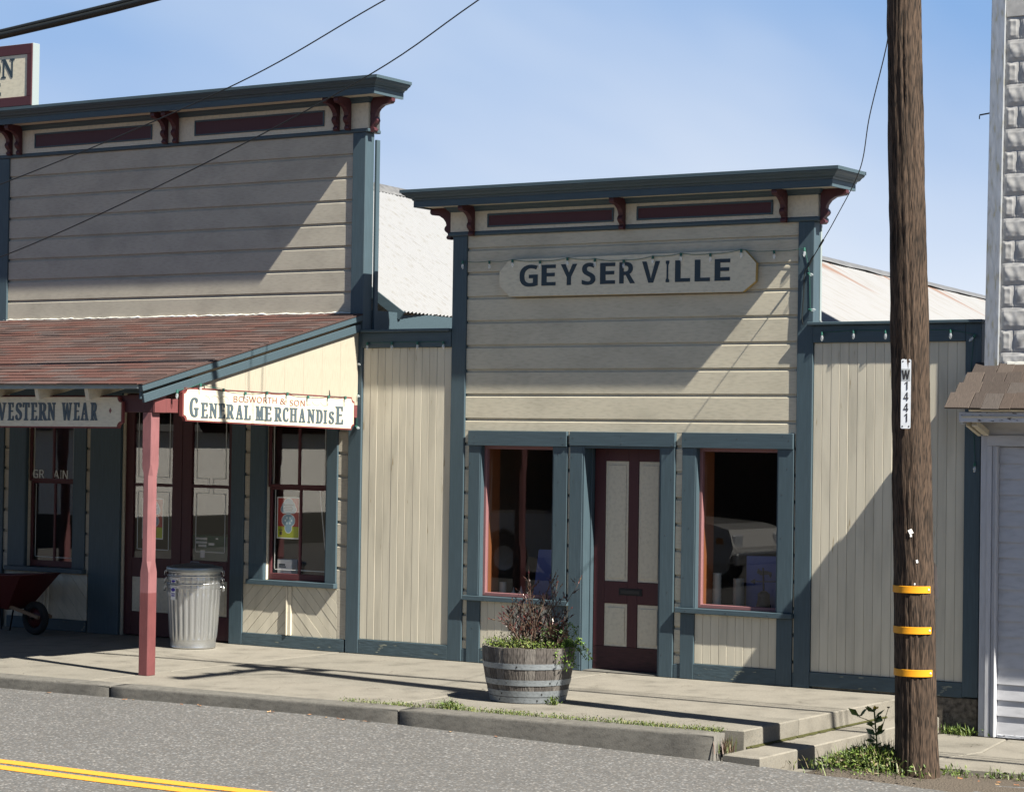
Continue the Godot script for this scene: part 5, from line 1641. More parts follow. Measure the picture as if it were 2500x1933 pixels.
# ------------------------------------------------------------------ half barrel planter
func build_barrel() -> void:
	var at := Vector3(1.605, 0.002, 2.45)
	var b := thing("barrel_planter", "weathered half wine barrel with grey hoops on the pavement", "planter", at)
	var w: Transform3D = world_of[b]
	var R := func(y: float) -> float: return 0.312 + 0.076 * sin(minf(y / 0.46, 1.0) * PI * 0.5)
	var n := 26
	var ys := [0.0, 0.07, 0.14, 0.21, 0.28, 0.35, 0.41, 0.456]
	var tops := [0.0, 0.004, -0.003, 0.006, 0.001]
	for i in n:
		var a0 := TAU * i / n + 0.004
		var a1 := TAU * (i + 1) / n - 0.004
		var st := tool()
		st.set_smooth_group(-1)
		var lift: float = tops[i % 5]
		var push := rng.randf_range(-0.0025, 0.0025)
		for j in ys.size() - 1:
			var q := []
			for e in [[a0, j], [(a0 + a1) / 2, j], [a1, j], [a1, j + 1], [(a0 + a1) / 2, j + 1], [a0, j + 1]]:
				var y: float = ys[e[1]] + (lift if e[1] == ys.size() - 1 else 0.0)
				var r: float = R.call(ys[e[1]]) + push + (0.0015 if e[0] == (a0 + a1) / 2 else 0.0)
				q.append(Vector3(sin(e[0]) * r, y, cos(e[0]) * r))
			quad(st, q[0], q[1], q[4], q[5])
			quad(st, q[1], q[2], q[3], q[4])
			var inn := []
			for e in [[a0, j], [a1, j], [a1, j + 1], [a0, j + 1]]:
				var y: float = ys[e[1]] + (lift if e[1] == ys.size() - 1 else 0.0)
				var r: float = R.call(ys[e[1]]) - 0.026
				inn.append(Vector3(sin(e[0]) * r, y, cos(e[0]) * r))
			quad(st, inn[1], inn[0], inn[3], inn[2])
			quad(st, inn[0], q[0], q[5], inn[3])
			quad(st, q[2], inn[1], inn[2], q[3])
			if j == ys.size() - 2:
				quad(st, q[5], q[4], inn[3], inn[3])
				quad(st, q[4], q[3], inn[2], inn[3])
		put(b, "stave", done(st), M.stave[rng.randi() % 4], w)
	for hp in [[0.284, 0.330], [0.148, 0.195], [0.056, 0.104], [0.004, 0.050]]:
		var r0: float = R.call(hp[0]) + 0.004
		var r1: float = R.call(hp[1]) + 0.004
		put(b, "hoop", lathe([Vector2(r0 - 0.005, hp[0]), Vector2(r0, hp[0]), Vector2(r1, hp[1]), Vector2(r1 - 0.005, hp[1])], 60, true), M.hoop, w)
		for a in [-0.25, 0.80, 2.4, 4.1]:
			var y: float = (hp[0] + hp[1]) / 2
			var aa: float = a + hp[0] * 2.0
			var dir := Vector3(sin(aa), 0, cos(aa))
			put(b, "nail_head", bevelled(Vector3(0.010, 0.014, 0.004), 0.001), M.iron, Transform3D(Basis(Vector3.UP.cross(dir), Vector3.UP, dir) * Basis(Vector3.BACK, 0.6), w.origin + dir * ((r0 + r1) / 2 + 0.0018) + Vector3(0, y, 0)))
	put(b, "soil", lathe([Vector2(0.37, 0.420), Vector2(0.2, 0.437), Vector2(0, 0.442)], 24, false), M.soil, w)
	# shrub with dark red leaves
	var s := thing("red_leaved_shrub", "twiggy shrub with small dark red leaves in the barrel", "shrub", at + Vector3(0.05, 0.44, 0))
	var tw := tool()
	var lv := tool()
	lv.set_smooth_group(-1)
	var r2 := RandomNumberGenerator.new()
	r2.seed = 99
	for i in 36:
		var lean := r2.randf_range(-1.0, 1.0)
		var px := 0.10 + 0.16 * lean + r2.randf_range(-0.08, 0.08)
		var p := at + Vector3(px, 0.435, r2.randf_range(-0.16, 0.14))
		var hgt := r2.randf_range(0.20, 0.56) * (1.0 - 0.35 * absf(lean + 0.0))
		if i < 4:
			hgt = 0.56
			lean = [0.05, 0.18, -0.10, 0.28][i]
		var dir := Vector3(lean * 0.75 + r2.randf_range(-0.2, 0.2), 1.0, r2.randf_range(-0.35, 0.35)).normalized()
		var pts := [p]
		var rad := [0.0052]
		var steps := 7
		for k in steps:
			dir = (dir + Vector3(r2.randf_range(-0.22, 0.22), r2.randf_range(-0.05, 0.12), r2.randf_range(-0.22, 0.22))).normalized()
			p = p + dir * (hgt / steps)
			pts.append(p)
			rad.append(0.0048 * (1.0 - 0.8 * (k + 1) / steps) + 0.0008)
			if k > 0:
				for t in 2:
					var bd := (dir + Vector3(r2.randf_range(-1.1, 1.1), r2.randf_range(-0.3, 0.5), r2.randf_range(-1.1, 1.1))).normalized()
					var e := p + bd * r2.randf_range(0.05, 0.13)
					var m := (p + e) / 2 + Vector3(0, 0.008, 0)
					tube_into(tw, [p, m, e], [0.0018, 0.0014, 0.0008], 4)
					for q in 6:
						var lp := p.lerp(e, 0.25 + 0.15 * q) + Vector3(r2.randf_range(-1, 1), r2.randf_range(-1, 1), r2.randf_range(-1, 1)) * 0.006
						if r2.randf() < 0.74:
							add_leaf(lv, r2, lp, bd, r2.randf_range(0.020, 0.038), 0.40, [Color(0.050, 0.014, 0.016), Color(0.085, 0.024, 0.020), Color(0.035, 0.016, 0.016), Color(0.075, 0.045, 0.025)][r2.randi() % 4])
		tube_into(tw, pts, rad, 5)
	put(s, "stems", done(tw), M.twig)
	var sl := put(s, "leaves", done(lv), M.dark_leaf)
	sl.set_meta("kind", "stuff")
	# fresh green growth along the rim and spilling over the right side
	var g := tool()
	g.set_smooth_group(-1)
	for i in 2100:
		var a := r2.randf() * TAU
		var rr := sqrt(r2.randf()) * 0.385
		var hump := 0.030 + 0.040 * absf(sin(a * 2.3 + 1.0)) + 0.03 * r2.randf()
		var lp := at + Vector3(sin(a) * rr, 0.444 + r2.randf() * hump, cos(a) * rr)
		var c: Color = [Color(0.105, 0.150, 0.022), Color(0.075, 0.120, 0.018), Color(0.150, 0.170, 0.040), Color(0.055, 0.085, 0.016)][r2.randi() % 4]
		add_leaf(g, r2, lp, Vector3(r2.randf_range(-0.8, 0.8), r2.randf_range(0.2, 1.2), r2.randf_range(-0.8, 0.8)).normalized(), r2.randf_range(0.012, 0.026), 0.42, c)
	var cover := put(self, "barrel_groundcover", done(g), M.leaf)
	tag(cover, "low yellow-green leaves covering the soil in the barrel", "groundcover", "", "stuff")
	var tr := thing("trailing_plant", "bright green leafy plant spilling over the barrel's right rim", "plant", at + Vector3(0.36, 0.47, -0.05))
	var ts := tool()
	var tl := tool()
	tl.set_smooth_group(-1)
	for i in 26:
		var p := at + Vector3(0.22 + r2.randf() * 0.10, 0.448, r2.randf_range(-0.22, 0.16))
		var up := r2.randf_range(0.02, 0.20) if i < 15 else 0.03
		var outw := r2.randf_range(0.02, 0.14) if i < 15 else r2.randf_range(0.12, 0.19)
		var drop := 0.0 if i < 15 else r2.randf_range(0.04, 0.19)
		var p1 := p + Vector3(outw * 0.5 - (0.10 if i < 9 else 0.0), up, r2.randf_range(-0.03, 0.03))
		var p2 := p + Vector3(outw, up * 0.8 - drop, r2.randf_range(-0.06, 0.06))
		var c := curve([p, p1, p2], 9)
		tube_into(ts, c, 0.0018, 4)
		for k in range(2, 10):
			for q in 4:
				var cc: Color = [Color(0.085, 0.165, 0.016), Color(0.060, 0.125, 0.014), Color(0.115, 0.190, 0.024)][r2.randi() % 3] if i >= 9 else [Color(0.030, 0.065, 0.014), Color(0.045, 0.085, 0.016)][r2.randi() % 2]
				add_leaf(tl, r2, c[k] + Vector3(r2.randf_range(-1, 1), r2.randf_range(-1, 1), r2.randf_range(-1, 1)) * 0.014, Vector3(r2.randf_range(-0.6, 1.0), r2.randf_range(-0.4, 0.8), r2.randf_range(-0.6, 1.0)).normalized(), r2.randf_range(0.020, 0.036), 0.45, cc)
	put(tr, "stems", done(ts), M.twig)
	put(tr, "leaves", done(tl), M.leaf).set_meta("kind", "stuff")

func add_leaf(st: SurfaceTool, r: RandomNumberGenerator, p: Vector3, d: Vector3, size: float, wide: float, c: Color) -> void:
	var side := d.cross(Vector3(r.randf_range(-1, 1), r.randf_range(-1, 1), r.randf_range(-1, 1))).normalized()
	var n := d.cross(side)
	var k := r.randf_range(0.78, 1.22)
	st.set_color(Color(c.r * k, c.g * k, c.b * k))
	var m := p + d * size * 0.5 + n * size * 0.10
	var e := p + d * size
	var a := m + side * size * wide * 0.5 - n * size * 0.08
	var b := m - side * size * wide * 0.5 - n * size * 0.08
	for v in [p, m, a, p, b, m, a, m, e, m, b, e]:
		st.add_vertex(v)

# ------------------------------------------------------------------ wheelbarrow in the porch's shade
func build_wheelbarrow() -> void:
	var o := Vector3(-6.22, 0.0, 0.62)
	var b := thing("wheelbarrow", "red steel wheelbarrow parked in the shade under the porch", "wheelbarrow", o)
	# tray: open pan, low at the wheel (right), flared
	var st := tool()
	st.set_smooth_group(-1)
	var rim := [Vector3(-0.62, 0.60, 0.33), Vector3(0.42, 0.655, 0.30), Vector3(0.42, 0.655, -0.30), Vector3(-0.62, 0.60, -0.33)]
	var low := [Vector3(-0.42, 0.34, 0.19), Vector3(0.10, 0.27, 0.17), Vector3(0.10, 0.27, -0.17), Vector3(-0.42, 0.34, -0.19)]
	for k in 4:
		var l := (k + 1) % 4
		face(st, [o + rim[k], o + rim[l], o + low[l], o + low[k]], rim[k] + rim[l] - low[k] - low[l])
		face(st, [o + rim[k] * Vector3(0.985, 1, 0.985), o + rim[l] * Vector3(0.985, 1, 0.985), o + low[l] + Vector3(0, 0.01, 0), o + low[k] + Vector3(0, 0.01, 0)], -(rim[k] + rim[l] - low[k] - low[l]))
	face(st, [o + low[0], o + low[1], o + low[2], o + low[3]], Vector3.DOWN)
	face(st, [o + low[0] + Vector3(0, 0.01, 0), o + low[1] + Vector3(0, 0.01, 0), o + low[2] + Vector3(0, 0.01, 0), o + low[3] + Vector3(0, 0.01, 0)], Vector3.UP)
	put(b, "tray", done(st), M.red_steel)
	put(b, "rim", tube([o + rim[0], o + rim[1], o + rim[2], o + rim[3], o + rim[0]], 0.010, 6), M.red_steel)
	for s in [-1.0, 1.0]:
		bar(b, "handle", M.ash, o + Vector3(-1.05, 0.62, 0.29 * s), o + Vector3(0.50, 0.20, 0.09 * s), 0.035, 0.035, Vector3.BACK)
		put(b, "leg", tube([o + Vector3(-0.42, 0.44, 0.22 * s), o + Vector3(-0.36, 0.012, 0.21 * s), o + Vector3(-0.22, 0.012, 0.20 * s), o + Vector3(-0.12, 0.34, 0.17 * s)], 0.011, 6), M.iron)
	var w := part(b, "wheel", o + Vector3(0.36, 0.185, 0))
	var wt := Transform3D(Basis(Vector3.RIGHT, PI / 2), o + Vector3(0.36, 0.185, 0))
	var ring := []
	for k in 13:
		var an := TAU * k / 12.0
		ring.append(Vector2(0.140 + 0.043 * cos(an), 0.040 * sin(an)))
	put(w, "tyre", lathe(ring, 28, false), M.tyre, wt)
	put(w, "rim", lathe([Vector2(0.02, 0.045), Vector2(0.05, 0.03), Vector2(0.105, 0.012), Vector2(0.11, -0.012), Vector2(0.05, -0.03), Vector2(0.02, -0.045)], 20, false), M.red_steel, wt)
	put(w, "axle", tube([o + Vector3(0.36, 0.185, -0.13), o + Vector3(0.36, 0.185, 0.13)], 0.008, 6), M.iron)

# ------------------------------------------------------------------ what stands behind the glass
func poster_picture() -> ImageTexture:
	var w := 96
	var h := 136
	var im := Image.create(w, h, false, Image.FORMAT_RGB8)
	im.fill(Color(0.82, 0.84, 0.82))
	im.fill_rect(Rect2i(4, 4, w - 8, 92), Color(0.62, 0.20, 0.17))
	im.fill_rect(Rect2i(4, 96, w - 8, h - 100), Color(0.62, 0.66, 0.13))
	var blob := func(cx: float, cy: float, rx: float, ry: float, c: Color) -> void:
		for y in h:
			for x in w:
				if pow((x - cx) / rx, 2) + pow((y - cy) / ry, 2) < 1.0:
					im.set_pixel(x, y, c)
	for q in [[48, 32, 27, 22], [48, 14, 16, 9], [30, 40, 14, 12], [66, 40, 14, 12], [48, 76, 27, 20], [48, 100, 14, 16]]:
		blob.call(q[0], q[1], q[2] + 2, q[3] + 2, Color(0.86, 0.88, 0.88))
	for q in [[48, 32, 27, 22], [48, 14, 16, 9], [30, 40, 14, 12], [66, 40, 14, 12], [48, 76, 27, 20], [48, 100, 14, 16]]:
		blob.call(q[0], q[1], q[2], q[3], Color(0.50, 0.63, 0.70))
	for k in 4:
		im.fill_rect(Rect2i(28 + (k % 2) * 4, 24 + k * 6, 40 - (k % 2) * 8, 3), Color(0.18, 0.24, 0.30))
	for k in 6:
		var an := TAU * k / 6.0
		blob.call(48 + cos(an) * 13, 76 + sin(an) * 10, 4, 4, Color(0.78, 0.85, 0.86))
	im.fill_rect(Rect2i(10, 106, 14, 3), Color(0.16, 0.18, 0.1))
	im.fill_rect(Rect2i(12, 112, 10, 12), Color(0.25, 0.28, 0.12))
	return ImageTexture.create_from_image(im)

func build_window_displays() -> void:
	var pm := StandardMaterial3D.new()
	pm.albedo_texture = poster_picture()
	pm.roughness = 0.7
	var spots := [[-2.992, 1.333, -0.094, 0.298, 0.432, "colourful poster taped inside the window beside the narrow board wall"], [-4.845, 1.270, -0.088, 0.30, 0.440, "colourful poster taped inside the left leaf of the double doors"]]
	for s in spots:
		var q := QuadMesh.new()
		q.size = Vector2(s[3], s[4])
		var o := put(self, "poster", q, pm, Transform3D(Basis(), Vector3(s[0], s[1], s[2])))
		tag(o, s[5], "poster", "posters behind the store's glass")
	# word painted on the glass of the left window
	var word := thing("window_lettering", "pale painted word on the upper glass of the shaded store window", "lettering", Vector3(-6.36, 1.67, -0.05))
	for r in [["G", -6.600, -6.520], ["R", -6.500, -6.425], ["A", -6.285, -6.200], ["I", -6.180, -6.165], ["N", -6.145, -6.070]]:
		letter(word, r[0], false, 400, M.lettering_white, Transform3D(Basis(), Vector3(0, 0, -0.0522)), r[1], r[2], 1.672, 1.765)
	# green cabinet with notices behind the right leaf
	var cab := thing("notice_cabinet", "dark green cabinet with paper notices behind the double doors", "cabinet", Vector3(-4.05, 0.0, -0.35))
	box(cab, "case", look(Color(0.008, 0.055, 0.028), 0.5), -4.38, -3.80, 0.02, 1.11, -0.55, -0.20)
	for q in [[-4.33, -4.17, 1.06, 1.085], [-4.33, -4.17, 1.02, 1.045], [-4.29, -4.18, 0.985, 1.010], [-4.15, -4.07, 1.005, 1.03], [-4.26, -4.20, 0.87, 0.95], [-4.05, -4.02, 1.07, 1.085]]:
		box(cab, "notice", M.paper, q[0], q[1], q[2], q[3], -0.199, -0.197, 0.0)
	var sb := thing("paper_bag", "pale paper bag standing inside the window beside the narrow board wall", "bag", Vector3(-3.08, 0.66, -0.2))
	box(sb, "bag", M.paper, -3.165, -2.975, 0.645, 0.90, -0.24, -0.14, 0.004)
	for k in 2:
		box(sb, "print", M.lettering_grey, -3.14, -3.06 + k * 0.01, 0.835 - k * 0.02, 0.850 - k * 0.02 + 0.004 * (1 - k), -0.1395, -0.1385, 0.0)
	var pl := thing("pole_rod", "thin pale rod leaning inside the window beside the narrow board wall", "rod", Vector3(-2.62, 0.65, -0.25))
	bar(pl, "rod", M.pinstripe, Vector3(-2.505, 0.648, -0.16), Vector3(-2.68, 1.62, -0.22), 0.012, 0.012)
	# the small shop's shelves: blue boards, candles, a weather vane
	var blue := look(Color(0.050, 0.075, 0.205), 0.7)
	for q in [[-0.115, 0.24, 0.655, 1.115, "blue display board leaning in the window over the barrel"], [2.165, 2.60, 0.655, 1.142, "blue display board behind the weather vane in the shop window"]]:
		var t := thing("display_board", q[4], "board", Vector3(q[0] + 0.15, 0.652, -0.4))
		put(t, "board", prism(PackedVector2Array([Vector2(q[0] - (0.06 if q[0] < 0.0 else 0.0), q[2]), Vector2(q[1], q[2]), Vector2(q[1], q[3]), Vector2(q[0], q[3] - 0.01)]), 0.0, 0.012), blue, Transform3D(Basis(), Vector3(0, 0, -0.42)))
	var i := 0
	for q in [[-0.460, -0.22, 0.036, 0.120], [-0.345, -0.24, 0.030, 0.075], [-0.250, -0.23, 0.042, 0.090], [1.916, -0.22, 0.042, 0.310], [2.140, -0.22, 0.052, 0.270]]:
		var txt: String = ["short white candle on the shelf of the window over the barrel", "small clear funnel-shaped bottle beside the short candle", "larger clear funnel-shaped bottle in the window over the barrel", "tall pale ribbed pillar on the shelf beside the red window frame", "dark stout pillar next to the tall ribbed one"][i]
		var t := thing(["candle", "glass_bottle", "glass_bottle", "ribbed_pillar", "ribbed_pillar"][i], txt, ["candle", "bottle", "bottle", "ornament", "ornament"][i], Vector3(q[0], 0.655, q[1] - 0.08))
		var prof := []
		if i in [1, 2]:
			prof = [Vector2(0, 0), Vector2(q[2], 0), Vector2(q[2] * 0.9, q[3] * 0.25), Vector2(q[2] * 0.25, q[3] * 0.6), Vector2(q[2] * 0.12, q[3]), Vector2(0, q[3])]
		else:
			for k in 14:
				prof.append(Vector2(q[2] * (0.92 + 0.08 * (k % 2)), q[3] * k / 13.0))
			prof.append(Vector2(0, q[3]))
		put(t, "body", lathe(prof, 16, false), look(Color(0.30, 0.31, 0.27) * (0.45 if i == 4 else 1.0), 0.4), world_of[t])
		i += 1
	var v := thing("weather_vane", "black iron weather vane ornament on the shelf before a blue board", "ornament", Vector3(2.40, 0.655, -0.30))
	var vo := Vector3(2.40, 0.655, -0.30)
	put(v, "base", lathe([Vector2(0, 0), Vector2(0.075, 0), Vector2(0.07, 0.02), Vector2(0.055, 0.10), Vector2(0.058, 0.14), Vector2(0.02, 0.17), Vector2(0, 0.17)], 14, false), M.black, Transform3D(Basis(), vo))
	put(v, "mast", tube([vo + Vector3(0, 0.16, 0), vo + Vector3(-0.01, 0.38, 0)], 0.008, 6), M.black)
	put(v, "arm", tube([vo + Vector3(-0.10, 0.25, 0), vo + Vector3(0.16, 0.26, 0)], 0.006, 6), M.black)
	put(v, "arrow_head", prism(PackedVector2Array([Vector2(-0.14, 0.25), Vector2(-0.09, 0.275), Vector2(-0.09, 0.225)]), -0.003, 0.003), M.black, Transform3D(Basis(), vo))
	put(v, "arrow_tail", prism(PackedVector2Array([Vector2(0.13, 0.235), Vector2(0.18, 0.23), Vector2(0.18, 0.285), Vector2(0.13, 0.28)]), -0.003, 0.003), M.black, Transform3D(Basis(), vo))
	put(v, "figure", prism(PackedVector2Array([Vector2(-0.07, 0.33), Vector2(-0.03, 0.31), Vector2(0.05, 0.32), Vector2(0.07, 0.29), Vector2(0.08, 0.34), Vector2(0.02, 0.355), Vector2(-0.03, 0.35), Vector2(-0.06, 0.37)]), -0.004, 0.004), M.black, Transform3D(Basis(), vo))

# ------------------------------------------------------------------ weeds, grass in the joints, moss, litter
func blade(st: SurfaceTool, p: Vector3, d: Vector3, h: float, w: float, c: Color) -> void:
	var s := d.cross(Vector3.UP)
	if s.length() < 0.05:
		s = Vector3.RIGHT
	s = s.normalized() * w
	var m := p + d * h * 0.55 + Vector3(0, h * 0.10, 0)
	var e := p + d * h
	st.set_color(c)
	for v in [p - s, p + s, m + s * 0.7, p - s, m + s * 0.7, m - s * 0.7, m - s * 0.7, m + s * 0.7, e]:
		st.add_vertex(v)

func build_weeds() -> void:
	var r := RandomNumberGenerator.new()
	r.seed = 313
	var greens := [Color(0.070, 0.115, 0.016), Color(0.050, 0.085, 0.014), Color(0.105, 0.140, 0.024), Color(0.130, 0.130, 0.035)]
	# grass along the joint behind the kerb
	var st := tool()
	st.set_smooth_group(-1)
	for i in 5200:
		var t := r.randf()
		var x := 0.45 + 3.45 * t
		var thick := 0.5 + 0.5 * absf(sin(x * 2.1 + 0.4) * sin(x * 5.3))
		if x < 0.95 and r.randf() > 0.45:
			continue
		if r.randf() > thick:
			continue
		var p := Vector3(x, -0.002, kerb_z(x) - 0.205 + r.randfn(0.0, 0.026) - (0.02 if x > 1.2 and x < 1.7 else 0.0))
		var c: Color = greens[r.randi() % 4]
		var hgt := r.randf_range(0.015, 0.045) * (1.5 if x > 1.25 and x < 1.62 else 1.0)
		if r.randf() < 0.5:
			add_leaf(st, r, p + Vector3(0, r.randf() * hgt, 0), Vector3(r.randf_range(-1, 1), r.randf_range(0.1, 0.9), r.randf_range(-1, 1)).normalized(), r.randf_range(0.010, 0.020), 0.55, c)
		else:
			blade(st, p, Vector3(r.randf_range(-0.7, 0.7), 1.0, r.randf_range(-0.7, 0.7)).normalized(), hgt, 0.0018, c)
	var o := put(self, "joint_grass", done(st), M.leaf)
	tag(o, "low grass and clover growing in the joint behind the kerb", "grass", "", "stuff")
	# moss at the foot of the step and the kerb joint
	var ms := tool()
	for k in 46:
		var z := 3.10 - 2.6 * k / 46.0
		var z2 := 3.10 - 2.6 * (k + 1) / 46.0
		var w := 0.032 * (0.35 + absf(sin(k * 0.9)) * 0.65) * (1.0 if z > 1.6 else 0.35)
		quad(ms, Vector3(3.984, -0.126, z), Vector3(3.989 + w, -0.1395, z), Vector3(3.989 + w, -0.1395, z2), Vector3(3.984, -0.126, z2))
	o = put(self, "moss_strip", done(ms), M.moss)
	tag(o, "green moss along the foot of the pavement's end, on the step", "moss", "", "stuff")
	# withered plant between the kerb's end and the step
	var dry := thing("withered_weed", "dry brown weed between the kerb's end and the step", "weed", Vector3(3.97, -0.14, 3.36))
	var ds := tool()
	ds.set_smooth_group(-1)
	for i in 90:
		var p := Vector3(3.965 + r.randfn(0, 0.020), -0.142, 3.38 + r.randfn(0, 0.05))
		blade(ds, p, Vector3(r.randf_range(-0.5, 0.5), 1, r.randf_range(-0.5, 0.5)).normalized(), r.randf_range(0.05, 0.15), 0.004, [Color(0.10, 0.055, 0.040), Color(0.14, 0.10, 0.06), Color(0.06, 0.08, 0.02)][r.randi() % 3])
	put(dry, "blades", done(ds), M.leaf).set_meta("kind", "stuff")
	# clump at the foot of the pole
	var cs := tool()
	cs.set_smooth_group(-1)
	for i in 3400:
		var x := 4.94 + r.randfn(0, 0.19)
		var z := 2.90 + r.randfn(0, 0.15)
		if (x - 5.28) * (x - 5.28) + (z - 2.87) * (z - 2.87) < 0.025:
			continue
		var fall := exp(-((x - 4.98) * (x - 4.98) * 5.0 + (z - 2.88) * (z - 2.88) * 7.0))
		var y := lerpf(-0.285, -0.235, clampf((z - 2.4) / 0.7, 0.0, 1.0)) + r.randf() * 0.20 * fall
		var c: Color = greens[r.randi() % 3]
		if r.randf() < 0.18:
			c = Color(0.16, 0.13, 0.07)
		if r.randf() < 0.65:
			add_leaf(cs, r, Vector3(x, y, z), Vector3(r.randf_range(-1, 1), r.randf_range(-0.1, 1.0), r.randf_range(-1, 1)).normalized(), r.randf_range(0.020, 0.055), 0.40, c)
		else:
			blade(cs, Vector3(x, y - 0.03, z), Vector3(r.randf_range(-0.8, 0.8), 1, r.randf_range(-0.8, 0.8)).normalized(), r.randf_range(0.05, 0.13), 0.003, c)
	o = put(self, "weed_clump", done(cs), M.leaf)
	tag(o, "tangle of green weeds at the foot of the utility pole", "weeds", "", "stuff")
	# tall sow thistle with a yellow flower
	var th := thing("sow_thistle", "tall weed with a yellow flower beside the utility pole", "weed", Vector3(4.95, -0.27, 2.85))
	var stem := curve([Vector3(4.95, -0.27, 2.85), Vector3(4.955, -0.10, 2.86), Vector3(4.94, 0.06, 2.86), Vector3(4.93, 0.215, 2.87)], 12)
	var tt := tool()
	tube_into(tt, stem, 0.006, 6)
	tube_into(tt, [stem[8], stem[8] + Vector3(0.06, 0.05, 0.0), stem[8] + Vector3(0.10, 0.17, 0.0)], [0.004, 0.003, 0.002], 5)
	tube_into(tt, [stem[9], stem[9] + Vector3(-0.06, 0.03, 0.02), stem[9] + Vector3(-0.14, 0.05, 0.02)], [0.004, 0.003, 0.002], 5)
	put(th, "stem", done(tt), look(Color(0.08, 0.10, 0.025), 0.7))
	for q in [[stem[12] + Vector3(0.02, 0.0, 0.01), 1.0], [stem[8] + Vector3(0.10, 0.17, 0.0), 0.6]]:
		var fl := tool()
		fl.set_smooth_group(-1)
		for k in 40:
			add_leaf(fl, r, q[0], Vector3(r.randf_range(-1, 1), r.randf_range(0.0, 0.9), r.randf_range(-1, 1)).normalized(), 0.026 * q[1], 0.3, Color(0.72, 0.52, 0.02) if q[1] == 1.0 else Color(0.06, 0.05, 0.02))
		put(th, "flower", done(fl), M.leaf)
	for k in 30:
		var fl := tool()
		fl.set_smooth_group(-1)
		var p: Vector3 = stem[1 + k % 11]
		if k % 8 == 7:
			p = stem[9] + Vector3(-0.12, 0.05, 0.02)
		var d := Vector3(r.randf_range(-1, 1), r.randf_range(-0.1, 0.7), r.randf_range(-0.6, 0.8)).normalized()
		add_leaf(fl, r, p, d, r.randf_range(0.07, 0.15), 0.46, greens[r.randi() % 2])
		add_leaf(fl, r, p + d * 0.03, (d + Vector3(0.3, 0.2, 0)).normalized(), r.randf_range(0.04, 0.06), 0.4, greens[r.randi() % 2])
		put(th, "leaf", done(fl), M.leaf)
	# tufts before the low pavement, behind it at the footing, and by the barrel
	var spots := [[5.30, -0.335, 2.14, 0.13, 90, "green tuft against the low pavement just right of the pole"], [5.62, -0.335, 2.10, 0.06, 50, "small green tuft halfway along the low pavement's edge"], [5.86, -0.335, 2.08, 0.09, 70, "green tuft at the low pavement's edge below the garage door"], [4.52, -0.285, 0.10, 0.10, 150, "weeds in the corner between the concrete footing and the garage"], [4.42, -0.285, 0.06, 0.07, 80, "weeds against the concrete footing of the wide board wall"], [1.965, 0.0, 2.62, 0.030, 60, "small green weed in the pavement against the barrel"], [1.46, 0.0, 3.38, 0.05, 120, "bushy green weed in the joint behind the kerb near the barrel"]]
	for s in spots:
		var t := thing("weed_tuft", s[5], "weed", Vector3(s[0], s[1], s[2]), "weeds in the paving")
		var tf := tool()
		tf.set_smooth_group(-1)
		for k in s[4]:
			var p := Vector3(s[0] + r.randfn(0, s[3]), s[1], s[2] + r.randfn(0, s[3] * 0.45))
			var c: Color = greens[r.randi() % 3]
			if r.randf() < 0.5:
				blade(tf, p, Vector3(r.randf_range(-0.9, 0.9), 1, r.randf_range(-0.5, 0.9)).normalized(), r.randf_range(0.03, 0.11), 0.004, c)
			else:
				add_leaf(tf, r, p + Vector3(0, r.randf() * 0.05, 0), Vector3(r.randf_range(-1, 1), r.randf_range(0.0, 0.8), r.randf_range(-1, 1)).normalized(), r.randf_range(0.02, 0.05), 0.4, c)
		put(t, "blades", done(tf), M.leaf).set_meta("kind", "stuff")
	# fallen leaves along the gutter
	var lm := tool()
	lm.set_smooth_group(-1)
	var pts := [Vector3(-0.5, 0, 0), Vector3(-0.15, 0.10, 0.22), Vector3(0.25, 0.06, 0.16), Vector3(0.5, 0.16, 0), Vector3(0.25, 0.05, -0.16), Vector3(-0.15, 0.09, -0.22)]
	for k in range(1, 5):
		face(lm, [pts[0], pts[k], pts[k + 1]], Vector3.UP)
	var leafm := done(lm)
	var tones := [Color(0.30, 0.15, 0.07), Color(0.36, 0.24, 0.13), Color(0.22, 0.10, 0.05)]
	for k in 22:
		var x: float = [-1.55, -1.48, -0.95, -0.78, -0.05, -0.01, 0.33, 0.52, 0.63, 0.70, 0.86, 0.90, -2.4, 1.7, 2.1, 5.42, 5.55, 5.60, 5.72, 5.80, 5.90, 5.35][k]
		var z := kerb_z(x) + 0.05 + r.randf() * 0.05
		var y := road_y(x) + 0.004
		if x > 4.5:
			z = 2.35 + r.randf() * 0.3
			y = -0.325 + (z - 2.3) * 0.08
		var m := look(tones[k % 3], 0.8)
		var l := put(self, "fallen_leaf", leafm, m, Transform3D(Basis(Vector3.UP, r.randf() * TAU) * Basis(Vector3.RIGHT, r.randf_range(-0.2, 0.2)).scaled(Vector3.ONE * r.randf_range(0.035, 0.07)), Vector3(x, y, z)))
		tag(l, "small dry brown leaf lying in the gutter" if x < 4.5 else "small dry leaf on the dirt before the low pavement", "leaf", "fallen leaves along the gutter" if x < 4.5 else "fallen leaves on the dirt")

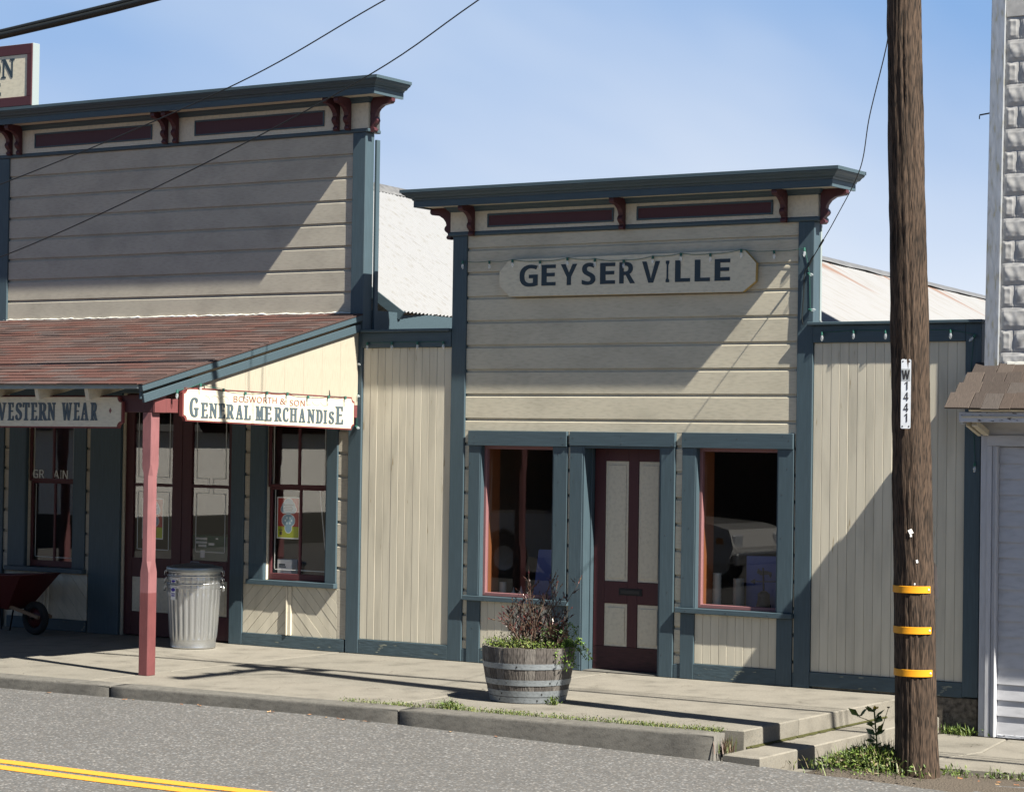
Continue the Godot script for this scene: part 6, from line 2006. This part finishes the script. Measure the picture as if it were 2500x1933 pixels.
# ------------------------------------------------------------------ across the street, seen only in the windows
func build_across_the_street() -> void:
	var s := thing("white_shed", "low white shed with a grey roof across the street", "building", Vector3(-22.5, -0.3, 22.0))
	box(s, "wall", look(Color(0.70, 0.69, 0.66), 0.8), -26.0, -19.2, 0.55, 2.25, 15.5, 28.0, 0.01)
	box(s, "plinth", look(Color(0.05, 0.05, 0.045), 0.9), -26.0, -19.15, -0.5, 0.549, 15.5, 28.0, 0.01)
	box(s, "roof", look(Color(0.10, 0.10, 0.10), 0.8), -26.3, -18.9, 2.251, 2.40, 15.2, 28.3, 0.01)
	var h := thing("added_dark_barn", "long dark barn added across the street to darken window reflections and block low sky", "building", Vector3(-8.0, -0.5, 32.0))
	box(h, "wall", look(Color(0.030, 0.025, 0.022), 0.9), -60.0, 26.0, -0.8, 6.4, 29.0, 40.0, 0.0)  # added unseen mass, made tall and long to cut the low sky light
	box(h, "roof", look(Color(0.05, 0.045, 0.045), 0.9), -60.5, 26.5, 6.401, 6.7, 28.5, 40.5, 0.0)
	# parked pickup truck, nose to the right
	var o := Vector3(-7.6, -0.16, 14.4)
	var t := thing("pickup_truck", "white pickup truck parked across the street", "truck", o)
	var white := look(Color(0.62, 0.62, 0.62), 0.3)
	white.clearcoat_enabled = true
	white.clearcoat = 1.0
	white.clearcoat_roughness = 0.05
	var side := PackedVector2Array([Vector2(-2.6, 0.50), Vector2(-2.15, 0.42), Vector2(-1.98, 0.75), Vector2(-1.6, 0.88), Vector2(-1.22, 0.75), Vector2(-1.08, 0.42), Vector2(1.08, 0.42), Vector2(1.22, 0.75), Vector2(1.6, 0.88), Vector2(1.98, 0.75), Vector2(2.12, 0.42), Vector2(2.62, 0.46), Vector2(2.70, 0.70), Vector2(2.62, 0.98), Vector2(2.30, 1.06), Vector2(1.05, 1.14), Vector2(-0.75, 1.14), Vector2(-2.62, 1.12)])
	put(t, "body", prism(side, -0.90, 0.90), white, Transform3D(Basis(), o))
	var cab := tool()
	cab.set_smooth_group(-1)
	var lo := [Vector3(1.10, 1.14, 0.84), Vector3(-0.80, 1.14, 0.84), Vector3(-0.80, 1.14, -0.84), Vector3(1.10, 1.14, -0.84)]
	var hi := [Vector3(0.42, 1.74, 0.66), Vector3(-0.66, 1.74, 0.66), Vector3(-0.66, 1.74, -0.66), Vector3(0.42, 1.74, -0.66)]
	for k in 4:
		var l := (k + 1) % 4
		face(cab, [o + lo[k], o + lo[l], o + hi[l], o + hi[k]], lo[k] + lo[l] + Vector3(-0.3, -2.2, 0))
	put(t, "cab_glass", done(cab), look(Color(0.012, 0.014, 0.016), 0.08))
	put(t, "roof", bevelled(Vector3(1.10, 0.06, 1.34), 0.02), white, Transform3D(Basis(), o + Vector3(-0.12, 1.765, 0)))
	for x in [-1.6, 1.6]:
		for z in [-0.80, 0.80]:
			var w := part(t, "wheel", o + Vector3(x, 0.38, z))
			var wt := Transform3D(Basis(Vector3.RIGHT, PI / 2), o + Vector3(x, 0.38, z))
			put(w, "tyre", lathe([Vector2(0.22, 0.10), Vector2(0.34, 0.11), Vector2(0.375, 0.07), Vector2(0.375, -0.07), Vector2(0.34, -0.11), Vector2(0.22, -0.10)], 28, false), M.tyre, wt)
			put(w, "rim", lathe([Vector2(0.0, 0.06), Vector2(0.21, 0.08), Vector2(0.21, -0.08), Vector2(0.0, -0.06)], 20, true), M.zinc, wt)
	for z in [-0.70, 0.70]:
		put(t, "headlight", bevelled(Vector3(0.10, 0.20, 0.30), 0.02), M.plate, Transform3D(Basis(), o + Vector3(2.645, 0.80, z)))
		put(t, "side_marker", bevelled(Vector3(0.12, 0.10, 0.03), 0.01), look(Color(0.70, 0.22, 0.01), 0.3), Transform3D(Basis(), o + Vector3(2.46, 0.80, z * 1.29)))
	put(t, "bumper", bevelled(Vector3(0.12, 0.20, 1.76), 0.03), M.zinc, Transform3D(Basis(), o + Vector3(2.72, 0.52, 0)))
